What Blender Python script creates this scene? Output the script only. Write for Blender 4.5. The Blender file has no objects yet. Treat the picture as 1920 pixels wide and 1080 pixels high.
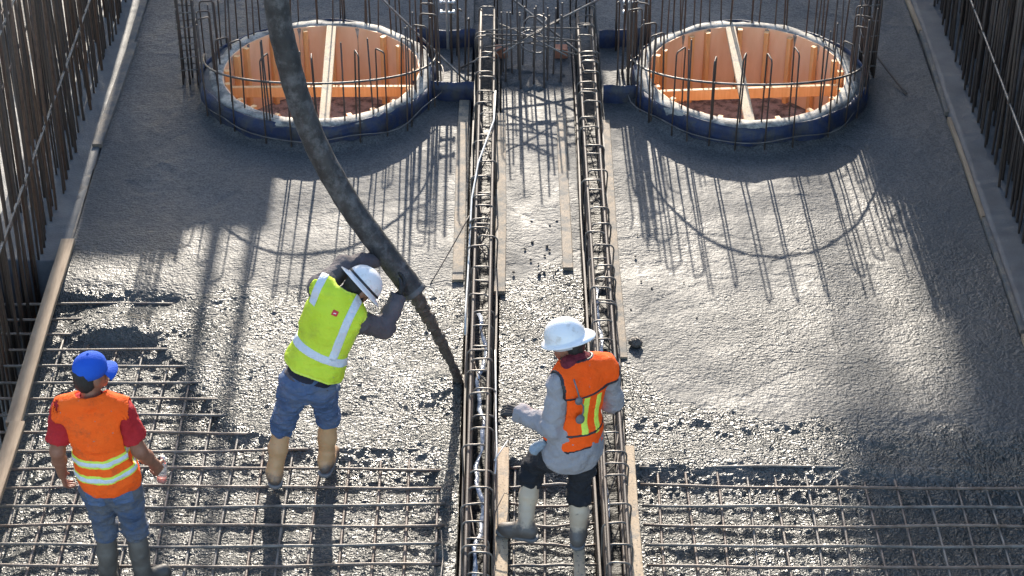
import bpy, math, random
import numpy as np
from mathutils import Vector, Matrix
random.seed(7); np.random.seed(7)
R = math.radians
sc = bpy.context.scene

# ------------------------------------------------------------ camera
cam = bpy.data.cameras.new("camera"); cam.lens = 75.0; cam.sensor_width = 36.0
cam.clip_start = 0.1; cam.clip_end = 3000
co = bpy.data.objects.new("camera", cam); sc.collection.objects.link(co)
co.location = (0, 0, 9.05); co.rotation_euler = (R(90 - 34.1), 0, 0)
sc.camera = co
# ------------------------------------------------------------ sky, sun, exposure
SUN_EL, SUN_AZ = 21.0, -1.0           # sun straight ahead of the camera, one degree to the left
w = bpy.data.worlds.new("World"); sc.world = w; w.use_nodes = True
nt = w.node_tree; bg = nt.nodes["Background"]
sky = nt.nodes.new("ShaderNodeTexSky"); sky.sky_type = 'NISHITA'; sky.sun_disc = False
sky.sun_elevation = R(SUN_EL); sky.sun_rotation = R(SUN_AZ)
sky.air_density = 1.0; sky.dust_density = 1.0; sky.ozone_density = 1.0
nt.links.new(sky.outputs[0], bg.inputs[0]); bg.inputs[1].default_value = 0.15
sl = bpy.data.lights.new("sun", 'SUN'); sl.energy = 3.3; sl.angle = R(0.55); sl.color = (1.0, 0.90, 0.76)
so = bpy.data.objects.new("sun", sl); sc.collection.objects.link(so)
sd = Vector((math.sin(R(SUN_AZ)) * math.cos(R(SUN_EL)), math.cos(R(SUN_AZ)) * math.cos(R(SUN_EL)), math.sin(R(SUN_EL))))
so.rotation_euler = sd.to_track_quat('Z', 'Y').to_euler(); so.location = sd * 60
sc.view_settings.view_transform = 'Standard'; sc.view_settings.look = 'None'
sc.view_settings.gamma = 1.0; sc.view_settings.use_curve_mapping = False
sc.view_settings.exposure = 1.55

# ------------------------------------------------------------ helpers
COL = sc.collection
def link(o, parent=None):
    COL.objects.link(o)
    if parent is not None: o.parent = parent
    return o
def tag(o, label=None, cat=None, group=None, kind=None):
    if label: o["label"] = label
    if cat: o["category"] = cat
    if group: o["group"] = group
    if kind: o["kind"] = kind
    return o
def empty(name, loc, rz=0):
    o = bpy.data.objects.new(name, None); o.empty_display_size = 0.1
    o.location = loc; o.rotation_euler = (0, 0, rz); return link(o)
def make_mesh(verts, faces, mat=None, smooth=True, name="mesh"):
    me = bpy.data.meshes.new(name)
    verts = np.asarray(verts, dtype=np.float32)
    if isinstance(faces, np.ndarray):
        n, k = faces.shape
        me.vertices.add(len(verts)); me.vertices.foreach_set("co", verts.ravel())
        me.loops.add(n * k); me.loops.foreach_set("vertex_index", faces.astype(np.int32).ravel())
        me.polygons.add(n); me.polygons.foreach_set("loop_start", np.arange(0, n * k, k, dtype=np.int32))
        try: me.polygons.foreach_set("loop_total", np.full(n, k, dtype=np.int32))
        except Exception: pass
        me.update(calc_edges=True); me.validate()
    else:
        me.from_pydata([tuple(v) for v in verts.tolist()], [], faces); me.update()
    if smooth: me.polygons.foreach_set("use_smooth", np.ones(len(me.polygons), dtype=bool))
    if mat: me.materials.append(mat)
    return me
def obj(name, me, parent=None, loc=None, rot=None):
    o = bpy.data.objects.new(name, me)
    if loc is not None: o.location = loc
    if rot is not None: o.rotation_euler = rot
    return link(o, parent)
def tube(pts, r, n=6, closed=False, caps=True):
    """verts, faces of a round bar along pts (r: number or list)"""
    pts = [Vector(p) for p in pts]; m = len(pts)
    rs = r if isinstance(r, (list, tuple)) else [r] * m
    V, F = [], []
    prev = None
    for i, p in enumerate(pts):
        if closed: t = pts[(i + 1) % m] - pts[i - 1]
        else: t = pts[min(i + 1, m - 1)] - pts[max(i - 1, 0)]
        t.normalize()
        if prev is None:
            a = Vector((0, 0, 1)) if abs(t.z) < .9 else Vector((1, 0, 0))
            u = t.cross(a).normalized()
        else:
            u = (prev - t * prev.dot(t)).normalized()
        prev = u; v = t.cross(u)
        for k in range(n):
            an = 2 * math.pi * k / n
            V.append(p + (u * math.cos(an) + v * math.sin(an)) * rs[i])
    for i in range(m if closed else m - 1):
        j = (i + 1) % m
        for k in range(n):
            k2 = (k + 1) % n
            F.append((i * n + k, i * n + k2, j * n + k2, j * n + k))
    if caps and not closed:
        F.append(tuple(reversed(range(n)))); F.append(tuple(range((m - 1) * n, m * n)))
    return V, F
def tube_mesh(pts, r, mat, n=6, closed=False): 
    V, F = tube(pts, r, n, closed); return make_mesh(V, F, mat)
def plank_mesh(L, wd, th, mat, seed=0, warp=0.006, nseg=10, axis='y'):
    """a sawn board with eased edges and a slight warp; length along axis, base at z = 0"""
    rnd = random.Random(seed); c = min(wd, th) * .1
    prof = [(-wd/2 + c, 0), (wd/2 - c, 0), (wd/2, c), (wd/2, th - c), (wd/2 - c, th), (-wd/2 + c, th), (-wd/2, th - c), (-wd/2, c)]
    V, F = [], []; ph = rnd.random() * 6
    for i in range(nseg + 1):
        y = L * i / nseg
        ox = warp * math.sin(ph + 2.1 * y); oz = warp * .5 * math.sin(ph * 2 + 1.7 * y)
        for (a, b) in prof:
            V.append((a + ox + rnd.uniform(-.0008, .0008), y, b + oz))
    for i in range(nseg):
        for k in range(8):
            F.append((i*8 + k, i*8 + (k+1) % 8, (i+1)*8 + (k+1) % 8, (i+1)*8 + k))
    F.append(tuple(range(8))); F.append(tuple(reversed(range(nseg*8, nseg*8 + 8))))
    F = [tuple(reversed(f)) for f in F]
    if axis == 'x': V = [(y, -x, z) for x, y, z in V]
    if axis == 'z': V = [(x, -z, y) for x, y, z in V]
    return make_mesh(V, F, mat, smooth=False)

# ---- value noise
_lat = np.random.RandomState(3).rand(64, 64, 64).astype(np.float32)
def vnoise3(x, y, z):
    xi = np.floor(x).astype(np.int64); yi = np.floor(y).astype(np.int64); zi = np.floor(z).astype(np.int64)
    fx, fy, fz = x - xi, y - yi, z - zi
    fx = fx*fx*(3-2*fx); fy = fy*fy*(3-2*fy); fz = fz*fz*(3-2*fz)
    a = lambda i, j, k: _lat[(xi+i) & 63, (yi+j) & 63, (zi+k) & 63]
    l = lambda p, q, t: p + (q-p)*t
    return l(l(l(a(0,0,0), a(1,0,0), fx), l(a(0,1,0), a(1,1,0), fx), fy),
             l(l(a(0,0,1), a(1,0,1), fx), l(a(0,1,1), a(1,1,1), fx), fy), fz) * 2 - 1
def vnoise2(x, y, seed=0): return vnoise3(x, y, np.zeros_like(x) + seed * 7.31 + .5)
def sstep(a, b, t):
    t = np.clip((t - a) / (b - a), 0, 1); return t*t*(3-2*t)

# ------------------------------------------------------------ materials
class NT:
    def __init__(s, name):
        s.m = bpy.data.materials.new(name); s.m.use_nodes = True
        s.t = s.m.node_tree; s.b = s.t.nodes["Principled BSDF"]
        s.tc = s.t.nodes.new("ShaderNodeTexCoord")
    def n(s, kind, **kw):
        nd = s.t.nodes.new("ShaderNode" + kind)
        for k, v in kw.items():
            if k in nd.inputs.keys() if hasattr(nd.inputs, 'keys') else False: nd.inputs[k].default_value = v
            else: setattr(nd, k, v)
        return nd
    def l(s, a, b): s.t.links.new(a, b)
    def noise(s, scale, detail=4, rough=.55, vec=None, stretch=None):
        nd = s.t.nodes.new("ShaderNodeTexNoise"); nd.inputs["Scale"].default_value = scale
        nd.inputs["Detail"].default_value = detail; nd.inputs["Roughness"].default_value = rough
        src = vec or s.tc.outputs["Object"]
        if stretch:
            mp = s.t.nodes.new("ShaderNodeMapping"); mp.inputs["Scale"].default_value = stretch
            s.l(src, mp.inputs[0]); src = mp.outputs[0]
        s.l(src, nd.inputs["Vector"]); return nd.outputs["Fac"]
    def ramp(s, fac, stops):
        nd = s.t.nodes.new("ShaderNodeValToRGB"); e = nd.color_ramp.elements
        while len(e) < len(stops): e.new(.5)
        for i, (p, c) in enumerate(stops):
            e[i].position = p; e[i].color = (c[0], c[1], c[2], 1) if not isinstance(c, (int, float)) else (c, c, c, 1)
        s.l(fac, nd.inputs[0]); return nd.outputs["Color"]
    def mix(s, fac, a, b):
        nd = s.t.nodes.new("ShaderNodeMix"); nd.data_type = 'RGBA'
        if isinstance(fac, (int, float)): nd.inputs[0].default_value = fac
        else: s.l(fac, nd.inputs[0])
        for i, v in ((6, a), (7, b)):
            if isinstance(v, tuple): nd.inputs[i].default_value = (*v[:3], 1)
            else: s.l(v, nd.inputs[i])
        return nd.outputs[2]
    def math(s, op, a, b=None):
        nd = s.t.nodes.new("ShaderNodeMath"); nd.operation = op
        for i, v in ((0, a), (1, b)):
            if v is None: continue
            if isinstance(v, (int, float)): nd.inputs[i].default_value = v
            else: s.l(v, nd.inputs[i])
        return nd.outputs[0]
    def bump(s, h, strength=.5, dist=.01):
        nd = s.t.nodes.new("ShaderNodeBump"); nd.inputs["Distance"].default_value = dist
        if isinstance(strength, (int, float)): nd.inputs["Strength"].default_value = strength
        else: s.l(strength, nd.inputs["Strength"])
        s.l(h, nd.inputs["Height"]); s.l(nd.outputs[0], s.b.inputs["Normal"])
    def set(s, base=None, rough=None, metal=None, spec=None):
        for k, v in (("Base Color", base), ("Roughness", rough), ("Metallic", metal), ("Specular IOR Level", spec)):
            if v is None: continue
            if isinstance(v, tuple): s.b.inputs[k].default_value = (*v[:3], 1)
            elif isinstance(v, (int, float)): s.b.inputs[k].default_value = v
            else: s.l(v, s.b.inputs[k])
        return s.m

def two_tone(name, c1, c2, scale=6, rough=.7, bscale=60, bstr=.3, bdist=.004, lo=.35, hi=.65, stretch=None, spec=.5, metal=0):
    m = NT(name)
    f = m.noise(scale, 6, .6, stretch=stretch)
    m.set(base=m.ramp(f, [(lo, c1), (hi, c2)]), rough=rough, spec=spec, metal=metal)
    m.bump(m.noise(bscale, 4, .6, stretch=stretch), bstr, bdist); return m.m

def concrete_wet():
    m = NT("wet_concrete")
    at = m.t.nodes.new("ShaderNodeAttribute"); at.attribute_name = "coarse"
    co_ = at.outputs["Fac"]
    big = m.noise(1.1, 5, .6); med = m.noise(13, 5, .65); fine = m.noise(56, 2, .6); grit = m.noise(125, 2, .6)
    base = m.ramp(big, [(.3, (.066, .068, .070)), (.7, (.100, .101, .102))])
    base = m.mix(m.ramp(med, [(.4, .0), (.75, .4)]), base, (.058, .061, .065))
    base = m.mix(m.math('MULTIPLY', m.ramp(fine, [(.38, 1.0), (.58, 0.0)]), .75), base, (.026, .028, .030))
    base = m.mix(m.math('MULTIPLY', m.ramp(grit, [(.56, 0.0), (.70, 1.0)]), .55), base, (.20, .20, .20))
    wet = m.ramp(m.noise(.9, 6, .65), [(.38, .0), (.62, 1.0)])
    base = m.mix(m.math('MULTIPLY', co_, .62), base, (.026, .032, .030))
    rg = m.math('ADD', m.math('ADD', m.math('MULTIPLY', med, .2), m.math('MULTIPLY', wet, .16)), m.math('SUBTRACT', .46, m.math('MULTIPLY', co_, .28)))
    m.set(base=base, rough=rg, spec=m.math('ADD', .34, m.math('MULTIPLY', co_, .20)))
    vo = m.t.nodes.new("ShaderNodeTexVoronoi"); vo.feature = 'SMOOTH_F1'; vo.inputs["Scale"].default_value = 60
    vo.inputs["Smoothness"].default_value = .5
    nz = m.t.nodes.new("ShaderNodeTexNoise"); nz.inputs["Scale"].default_value = 30
    add = m.t.nodes.new("ShaderNodeVectorMath"); add.operation = 'MULTIPLY_ADD'
    m.l(m.tc.outputs["Object"], nz.inputs["Vector"]); m.l(nz.outputs["Color"], add.inputs[0])
    add.inputs[1].default_value = (.03, .03, .03); m.l(m.tc.outputs["Object"], add.inputs[2]); m.l(add.outputs[0], vo.inputs["Vector"])
    pits = m.noise(34, 3, .6, stretch=(.75, 1.15, 1))
    patch = m.ramp(m.noise(1.9, 5, .65), [(.32, .35), (.68, 1.0)])
    h = m.math('ADD', m.math('MULTIPLY', m.math('SUBTRACT', 1.0, vo.outputs["Distance"]), m.math('MULTIPLY', co_, .6)),
               m.math('ADD', m.math('MULTIPLY', fine, .8), m.math('MULTIPLY', pits, 1.5)))
    m.bump(h, m.math('MULTIPLY', patch, m.math('ADD', .30, m.math('MULTIPLY', co_, .60))), .046)
    return m.m
M = {}
M['wet'] = concrete_wet()
M['ledge'] = two_tone("ledge_concrete", (.066, .069, .073), (.10, .103, .106), 5, .6, 70, .5, .008)
M['soil'] = two_tone("site_soil", (.22, .19, .155), (.32, .29, .245), .8, .95, 20, .6, .03)
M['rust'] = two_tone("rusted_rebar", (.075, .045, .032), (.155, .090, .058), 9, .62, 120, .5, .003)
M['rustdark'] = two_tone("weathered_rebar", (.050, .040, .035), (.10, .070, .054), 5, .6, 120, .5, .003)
M['barshade'] = two_tone("shade_toned_rebar", (.040, .034, .033), (.085, .060, .048), 5, .6, 120, .5, .003)  # right wall bars: their shade is put into this darker colour
M['barmud'] = two_tone("cement_coated_rebar", (.095, .066, .048), (.19, .155, .13), 14, .5, 90, .8, .004)
M['barmud2'] = two_tone("rusty_wet_rebar", (.10, .062, .042), (.20, .15, .12), 10, .5, 90, .8, .004)
M['barmud3'] = two_tone("grey_cement_rebar", (.10, .080, .066), (.19, .17, .15), 10, .5, 90, .8, .004)
M['barsteel'] = two_tone("grey_steel_bar", (.09, .075, .065), (.20, .185, .17), 8, .42, 120, .4, .003, metal=.3)
M['timber'] = two_tone("construction_timber", (.22, .15, .092), (.34, .245, .16), 5, .75, 40, .4, .004, stretch=(6, .7, 6))
def smeared(name, c1, c2, cover, lo, hi, st=(6, .7, 6)):
    m = NT(name)
    wood = m.ramp(m.noise(5, 5, .6, stretch=st), [(.3, c1), (.7, c2)])
    f = m.ramp(m.noise(9, 7, .7), [(lo, 0.0), (hi, 1.0)])
    sp = m.ramp(m.noise(55, 3, .6), [(.60, 0.0), (.66, .75)])
    b = m.mix(f, wood, cover); b = m.mix(sp, b, (.09, .085, .08))
    m.set(base=b, rough=.72); m.bump(m.math('ADD', m.noise(40, 4, .6, stretch=st), m.noise(60, 4, .7)), .5, .005); return m.m
M['timber_dirty'] = smeared("cement_smeared_timber", (.17, .13, .095), (.24, .19, .14), (.085, .085, .085), .36, .58)
M['timber_light'] = smeared("pale_timber", (.40, .29, .18), (.52, .40, .27), (.20, .185, .165), .53, .68)
M['timber_buried'] = smeared("timber_in_concrete", (.28, .21, .14), (.36, .28, .20), (.11, .108, .10), .42, .62)
M['pine'] = two_tone("orange_pine_stud", (.76, .38, .14), (.86, .48, .21), 5, .6, 40, .3, .003, stretch=(9, 9, .7))
M['ply'] = two_tone("pinkish_plywood", (.84, .49, .28), (.92, .59, .37), 3, .65, 30, .2, .002, stretch=(3, 3, .6))
M['plyfloor'] = smeared("muddy_plywood_floor", (.40, .27, .21), (.48, .34, .27), (.12, .085, .065), .47, .60, (2, 2, 2))
M['rim'] = smeared("cement_caked_rim", (.36, .33, .28), (.48, .44, .38), (.12, .12, .118), .42, .60, (4, 4, 4))
M['blue'] = two_tone("blue_woven_liner", (.012, .026, .085), (.035, .065, .17), 7, .45, 70, .5, .006, lo=.3, hi=.75)
def mk_liner():
    m = NT("blue_liner")
    b = m.ramp(m.noise(6, 5, .6), [(.3, (.009, .016, .050)), (.75, (.020, .038, .105))])
    f = m.ramp(m.noise(11, 7, .7, stretch=(1, 1, .5)), [(.44, 0.0), (.64, .9)])
    m.set(base=m.mix(f, b, (.055, .054, .054)), rough=.55); m.bump(m.noise(30, 5, .7), .7, .012); return m.m
M['blue'] = mk_liner()
def mk_hose():
    m = NT("hose_rubber")
    b = m.ramp(m.noise(7, 6, .65), [(.35, (.012, .012, .013)), (.62, (.035, .034, .034))])
    f = m.ramp(m.noise(10, 8, .75), [(.46, 0.0), (.68, .85)])
    m.set(base=m.mix(f, b, (.13, .128, .13)), rough=.55); m.bump(m.noise(35, 6, .7), .6, .01); return m.m
M['hose'] = mk_hose()
M['stream'] = two_tone("falling_concrete", (.075, .062, .052), (.13, .112, .098), 20, .4, 60, 1.0, .02)
M['panel'] = two_tone("shade_panel", (.24, .17, .10), (.34, .25, .16), 2, .8, 20, .3, .005)
M['plastic'] = two_tone("clear_plastic_strip", (.12, .15, .22), (.50, .54, .62), 18, .18, 30, .8, .01)
M['cordw'] = two_tone("white_cord", (.5, .5, .48), (.68, .68, .66), 20, .6)
M['galv'] = two_tone("galvanised_steel", (.42, .43, .43), (.62, .63, .63), 20, .35, 60, .2, .002, metal=.6)
M['brickred'] = two_tone("red_block", (.30, .12, .07), (.40, .17, .10), 12, .8)
M['tarp'] = two_tone("blue_tarpaulin", (.03, .09, .26), (.05, .14, .36), 4, .5, 20, .5, .01)

def cloth(name, c1, c2, scale=5, rough=.85, wr=22, bstr=.45, dirt=None, dirt_lo=.58, dirt_hi=.75, trans=0, fine=250, splat=.0):
    m = NT(name)
    b = m.ramp(m.noise(scale, 5, .6), [(.3, c1), (.7, c2)])
    if dirt: b = m.mix(m.ramp(m.noise(7, 7, .7), [(dirt_lo, 0.0), (dirt_hi, .75)]), b, dirt)
    if splat: b = m.mix(m.ramp(m.noise(34, 4, .6), [(.66, 0.0), (.70, splat)]), b, (.26, .25, .235))
    m.set(base=b, rough=rough, spec=.25)
    m.bump(m.math('ADD', m.noise(wr, 5, .6), m.math('MULTIPLY', m.noise(fine, 2, .5), .2)), min(1, bstr * 1.3), .03)
    if trans:
        tr = m.t.nodes.new("ShaderNodeBsdfTranslucent"); mx = m.t.nodes.new("ShaderNodeMixShader")
        m.l(b, tr.inputs[0]); mx.inputs[0].default_value = trans
        out = m.t.nodes["Material Output"]; m.l(m.b.outputs[0], mx.inputs[1]); m.l(tr.outputs[0], mx.inputs[2]); m.l(mx.outputs[0], out.inputs[0])
    return m.m
M['vest_o'] = cloth("orange_vest", (.95, .105, .008), (1.0, .14, .015), dirt=(.30, .075, .03), dirt_lo=.50, dirt_hi=.74, splat=.5)
M['vest_o2'] = cloth("bright_orange_vest", (.98, .095, .006), (1.0, .12, .01), dirt=(.55, .09, .03), dirt_lo=.58, dirt_hi=.8, splat=.4)
M['vest_y'] = cloth("lime_vest", (.52, .68, .035), (.62, .77, .06), dirt=(.34, .40, .06), dirt_lo=.54, dirt_hi=.8, splat=.45)
M['silver'] = cloth("reflective_tape", (.55, .60, .66), (.68, .72, .77), rough=.35)
M['limetape'] = cloth("lime_tape", (.62, .78, .08), (.68, .85, .12))
M['red'] = cloth("red_tshirt", (.36, .015, .02), (.45, .025, .03))
M['greyshirt'] = cloth("grey_shirt", (.255, .245, .262), (.335, .322, .338), dirt=(.16, .155, .165), dirt_lo=.55, dirt_hi=.85, splat=.4)
M['darkshirt'] = cloth("charcoal_sweatshirt", (.085, .074, .080), (.13, .115, .12))
M['navy'] = cloth("navy_shirt", (.018, .02, .035), (.03, .032, .05))
M['denim'] = cloth("blue_denim", (.045, .08, .17), (.12, .18, .31), scale=7, wr=16, bstr=.7, dirt=(.14, .14, .15), dirt_lo=.50, dirt_hi=.75, splat=.6)
M['denim_d'] = cloth("dirty_denim", (.045, .075, .15), (.10, .14, .22), scale=7, wr=16, bstr=.7, dirt=(.135, .125, .118), dirt_lo=.40, dirt_hi=.62)
M['blackpants'] = cloth("dark_work_trousers", (.014, .016, .022), (.035, .036, .042), wr=18, bstr=.8, dirt=(.10, .09, .085), dirt_lo=.58, dirt_hi=.78)
def bootmat(name, c1, c2, mud, zlo, zhi):
    m = NT(name)
    b = m.ramp(m.noise(6, 5, .6), [(.3, c1), (.7, c2)])
    sx = m.t.nodes.new("ShaderNodeSeparateXYZ"); m.l(m.tc.outputs["Object"], sx.inputs[0])
    zz = m.math('ADD', sx.outputs[2], m.math('MULTIPLY', m.math('SUBTRACT', m.noise(14, 5, .7), .5), .16))
    mr = m.t.nodes.new("ShaderNodeMapRange"); mr.inputs[1].default_value = zlo; mr.inputs[2].default_value = zhi
    mr.inputs[3].default_value = 1; mr.inputs[4].default_value = 0; m.l(zz, mr.inputs[0])
    sp = m.ramp(m.noise(24, 5, .7), [(.6, 0.0), (.7, .7)])
    b = m.mix(sp, b, mud); b = m.mix(mr.outputs[0], b, mud)
    m.set(base=b, rough=.5); m.bump(m.noise(20, 4, .6), .3, .008); return m.m
M['boot_tan'] = bootmat("tan_rubber_boot", (.42, .24, .115), (.54, .33, .17), (.10, .08, .07), .05, .10)
M['boot_cream'] = bootmat("cream_rubber_boot", (.44, .34, .245), (.54, .43, .315), (.12, .105, .095), .10, .14)
M['boot_grey'] = bootmat("muddy_grey_boot", (.055, .048, .043), (.12, .108, .096), (.045, .042, .039), .05, .22)
M['skin'] = two_tone("tanned_skin", (.20, .085, .05), (.27, .12, .075), 20, .5, 120, .2, .002)
M['skin2'] = two_tone("brown_skin", (.22, .10, .06), (.29, .14, .09), 20, .5, 120, .2, .002)
M['hair'] = two_tone("black_hair", (.008, .007, .007), (.02, .018, .017), 60, .6, 160, .8, .004, stretch=(3, 3, .6))
M['glove'] = two_tone("black_work_glove", (.012, .012, .014), (.03, .03, .032), 20, .75, 80, .5, .004)
def hatmat(name, c, dirt, rough=.32):
    m = NT(name)
    f = m.ramp(m.noise(16, 6, .7), [(.55, 0.0), (.66, .7)])
    g_ = m.ramp(m.noise(4, 4, .6), [(.4, 0.0), (.8, .3)])
    m.set(base=m.mix(g_, m.mix(f, c, dirt), dirt), rough=rough); m.bump(m.noise(14, 3, .5), .08, .004); return m.m
M['hatw'] = hatmat("scuffed_white_hard_hat", (.74, .74, .75), (.50, .46, .42))
M['hatband'] = two_tone("black_hat_band", (.012, .012, .016), (.025, .025, .03), 10, .5)
M['capblue'] = cloth("blue_cap_cloth", (.012, .07, .42), (.02, .10, .52), wr=30, bstr=.2)
M['eyewhite'] = two_tone("eye_white", (.7, .68, .65), (.75, .73, .7), 4, .2)
M['iris'] = two_tone("dark_iris", (.02, .012, .008), (.03, .018, .01), 4, .1)
M['maroon'] = cloth("maroon_neck_scarf", (.10, .012, .022), (.20, .03, .04), scale=25, wr=30)
M['rag'] = cloth("pale_blue_rag", (.24, .30, .37), (.33, .39, .46), wr=20, bstr=.8)
M['greyrub'] = two_tone("grey_rubber", (.10, .10, .105), (.18, .18, .185), 14, .5)
M['badge'] = two_tone("red_badge", (.55, .02, .03), (.6, .03, .04), 10, .5)
M['badgew'] = two_tone("white_badge_print", (.7, .68, .66), (.75, .73, .7), 10, .5)
def mkglass():
    m = NT("clear_bottle_plastic"); m.set(base=(.9, .9, .9), rough=.06); m.b.inputs["Transmission Weight"].default_value = .85
    m.b.inputs["IOR"].default_value = 1.4; return m.m
M['bottle'] = mkglass()
M['drink'] = two_tone("red_drink", (.5, .06, .02), (.6, .10, .03), 10, .2)

# ============================================================ SETTING
RINGS = [(-1.66, 16.45), (2.04, 16.43)]
# --- ground far around and below the slab
gx = 900
gm = make_mesh([(-gx, -gx, 0), (gx, -gx, 0), (gx, gx, 0), (-gx, gx, 0)], [(0, 1, 2, 3)], M['soil'], smooth=False)
tag(obj("ground", gm, loc=(0, 0, -.62)), kind="structure")

_ar = random.Random(12)
ARCS = [(_ar.choice((-1.9, -1.2, 1.5, 2.2, 2.8)) + _ar.uniform(-.5, .5), _ar.uniform(11.0, 13.4), _ar.uniform(.9, 2.0), .3 + _ar.uniform(0, .5), 2.2 + _ar.uniform(0, .6), _ar.uniform(.003, .006)) for _ in range(14)]
PRINTS = [(_ar.uniform(-3.1, -2.3), _ar.uniform(13.9, 15.4), _ar.uniform(.8, 2.3)) for _ in range(3)] + [(_ar.uniform(1.0, 3.2), _ar.uniform(12.2, 14.6), _ar.uniform(.8, 2.3)) for _ in range(3)] + [(_ar.uniform(-1.6, -.7), _ar.uniform(13.6, 14.6), _ar.uniform(.8, 2.3)) for _ in range(1)]
def level(x, y, bay):
    """concrete surface height and coarseness for one bay (arrays)"""
    n1 = vnoise2(x * 1.1, y * 1.1, 1); n2 = vnoise2(x * 3.3, y * 3.3, 2); n3 = vnoise2(x * 9, y * 9, 3)
    n4 = vnoise2(x * 22, y * 22, 4); n5 = vnoise2(x * 46, y * 46, 5)
    n6 = vnoise2(x * 14 + n2, y * 26 + n3, 6)
    if bay == 'left':
        yb = np.interp(x, [-3.5, -2.6, -2.35, -1.9, -1.4, -.9, -.4], [12.72, 12.68, 12.35, 11.62, 11.36, 11.40, 11.30]) + .10 * n2 + .05 * n3
        yr = 13.38 + .10 * n2 + .06 * n3
    elif bay == 'middle':
        yb = 11.35 + .12 * n2 + .05 * n3; yr = 13.62 + .2 * n2 + .07 * n3
    else:
        yb = np.interp(x, [.7, 2, 3.8], [11.27, 11.20, 11.05]) + .05 * n2 + .03 * n3
        yr = np.interp(x, [.7, 1.1, 1.6, 3.8], [12.5, 12.0, 11.78, 11.62]) + .12 * n2 + .06 * n3
    smooth = sstep(yr - .16, yr + .12, y)          # 1 = screeded
    low = 1 - sstep(yb - .26, yb + .12, y)         # 1 = not yet filled
    coarse = 1 - smooth
    zs = .012 * n1 + .006 * n2 + .0035 * n3 + .003 * n4
    # raked ridges in the screeded part
    rid = np.exp(-((((y - 14.2 - .25 * np.sin(x * 1.3) - .2 * n1) % 1.1) - .5) / .03) ** 2)
    zs += .006 * rid * sstep(0, .2, vnoise2(x * 1.7, y * 1.7, 9))
    for (ax, ay, ar, a0, a1, amp) in ARCS:          # grooves left by the screed board and trowel
        dd = np.hypot(x - ax, y - ay) + .03 * n2; an = np.arctan2(y - ay, x - ax)
        zs -= amp * np.exp(-((dd - ar) / .016) ** 2) * sstep(a0, a0 + .15, an) * sstep(a1, a1 - .15, an)
    lump = .014 * n2 + .004 * n6 + .005 * n4 + .005 * n5 + .008 * n3
    zr = -.012 - .034 * sstep(.9, .05, y - yb) + lump
    zl = (-.108 if bay != 'right' else -.130) + .010 * n2 + .010 * n3 + .007 * n4 + .006 * n5
    if bay == 'middle': zl -= .05
    z = zs * smooth + zr * coarse
    z = z * (1 - low) + zl * low
    if bay == 'left':
        # hollow behind a dumped mound near the left edge
        d = ((x + 2.86) / .52) ** 2 + ((y - 12.93) / .24) ** 2
        z += .045 * np.clip(1 - d, 0, 1)
        z -= .025 * np.exp(-((y - 13.22) / .07) ** 2) * sstep(-2.2, -2.6, x)
        z -= .06 * sstep(-3.0, -3.45, x) * sstep(13.5, 13.1, y)
        z += .06 * np.exp(-((x + .44) / .16) ** 2 - ((y - 12.12) / .2) ** 2)      # heap under the stream
        # bank spilling towards the stirrup row
        z += (.07 + .03 * n3) * sstep(-.55, -.45, x) * low
        # step left by the last pour
        z += .012 * coarse * (1 - low) * np.clip(np.sin((y - yb) * 9.0), 0, 1)
    if bay == 'right':
        z += (1 - low) * coarse * (.006 * np.sin((y - yb) * 17 + 2 * n1) + .003 * n3)
        z += .004 * np.exp(-((y - yr) / .08) ** 2)
    for (hx, hy) in RINGS:                          # cement pushed up against the liner
        z += .05 * np.exp(-((np.hypot(x - hx, y - hy) - .98) / .06) ** 2) * (1 + .5 * n3)
    for (fx, fy, fa) in PRINTS:                     # boot prints
        ux, uy = math.cos(fa), math.sin(fa); a = (x - fx) * ux + (y - fy) * uy; b = -(x - fx) * uy + (y - fy) * ux
        q = (a / .14) ** 2 + (b / .055) ** 2; z += smooth * (-.005 * sstep(1.4, .5, q) + .002 * np.exp(-((q - 1.5) / .35) ** 2))
    fin = .55 * sstep(15.6, 12.9, y) * np.clip(.65 + .6 * n1, 0, 1)
    return z, np.clip(np.maximum(coarse, fin), 0, 1)

def concrete_sheet(name, bay, x0, x1, y0, y1, dx, dyf, dyc, ysplit, holes=()):
    xs = np.linspace(x0, x1, int(round((x1 - x0) / dx)) + 1)
    ys = np.concatenate([np.arange(y0, ysplit, dyf), np.arange(ysplit, y1, dyc), [y1]])
    X, Y = np.meshgrid(xs, ys)
    Z, C = level(X, Y, bay)
    nx, ny = len(xs), len(ys)
    # turn the outer ring of vertices into a skirt that goes down into the pour
    Z[0, :] = -.55; Z[-1, :] = -.55; Z[:, 0] = -.55; Z[:, -1] = -.55
    V = np.stack([X, Y, Z], -1).reshape(-1, 3)
    V = V.reshape(ny, nx, 3)
    V[:, 0, 0] = V[:, 1, 0]; V[:, -1, 0] = V[:, -2, 0]; V[0, :, 1] = V[1, :, 1]; V[-1, :, 1] = V[-2, :, 1]
    V = V.reshape(-1, 3)
    I = np.arange(nx * ny).reshape(ny, nx)
    Fq = np.stack([I[:-1, :-1], I[:-1, 1:], I[1:, 1:], I[1:, :-1]], -1).reshape(-1, 4)
    for (hx, hy, hr) in holes:
        ctr = V[Fq].mean(1); Fq = Fq[(ctr[:, 0] - hx) ** 2 + (ctr[:, 1] - hy) ** 2 > hr * hr]
    me = make_mesh(V, Fq, M['wet'])
    a = me.attributes.new("coarse", 'FLOAT', 'POINT'); a.data.foreach_set("value", C.reshape(-1).astype(np.float32))
    return tag(obj(name, me), kind="structure")
concrete_sheet("fresh_concrete_left", 'left', -3.45, -.345, 9.3, 19.5, .0115, .0115, .018, 13.6, [(*RINGS[0], .92)])
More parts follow.
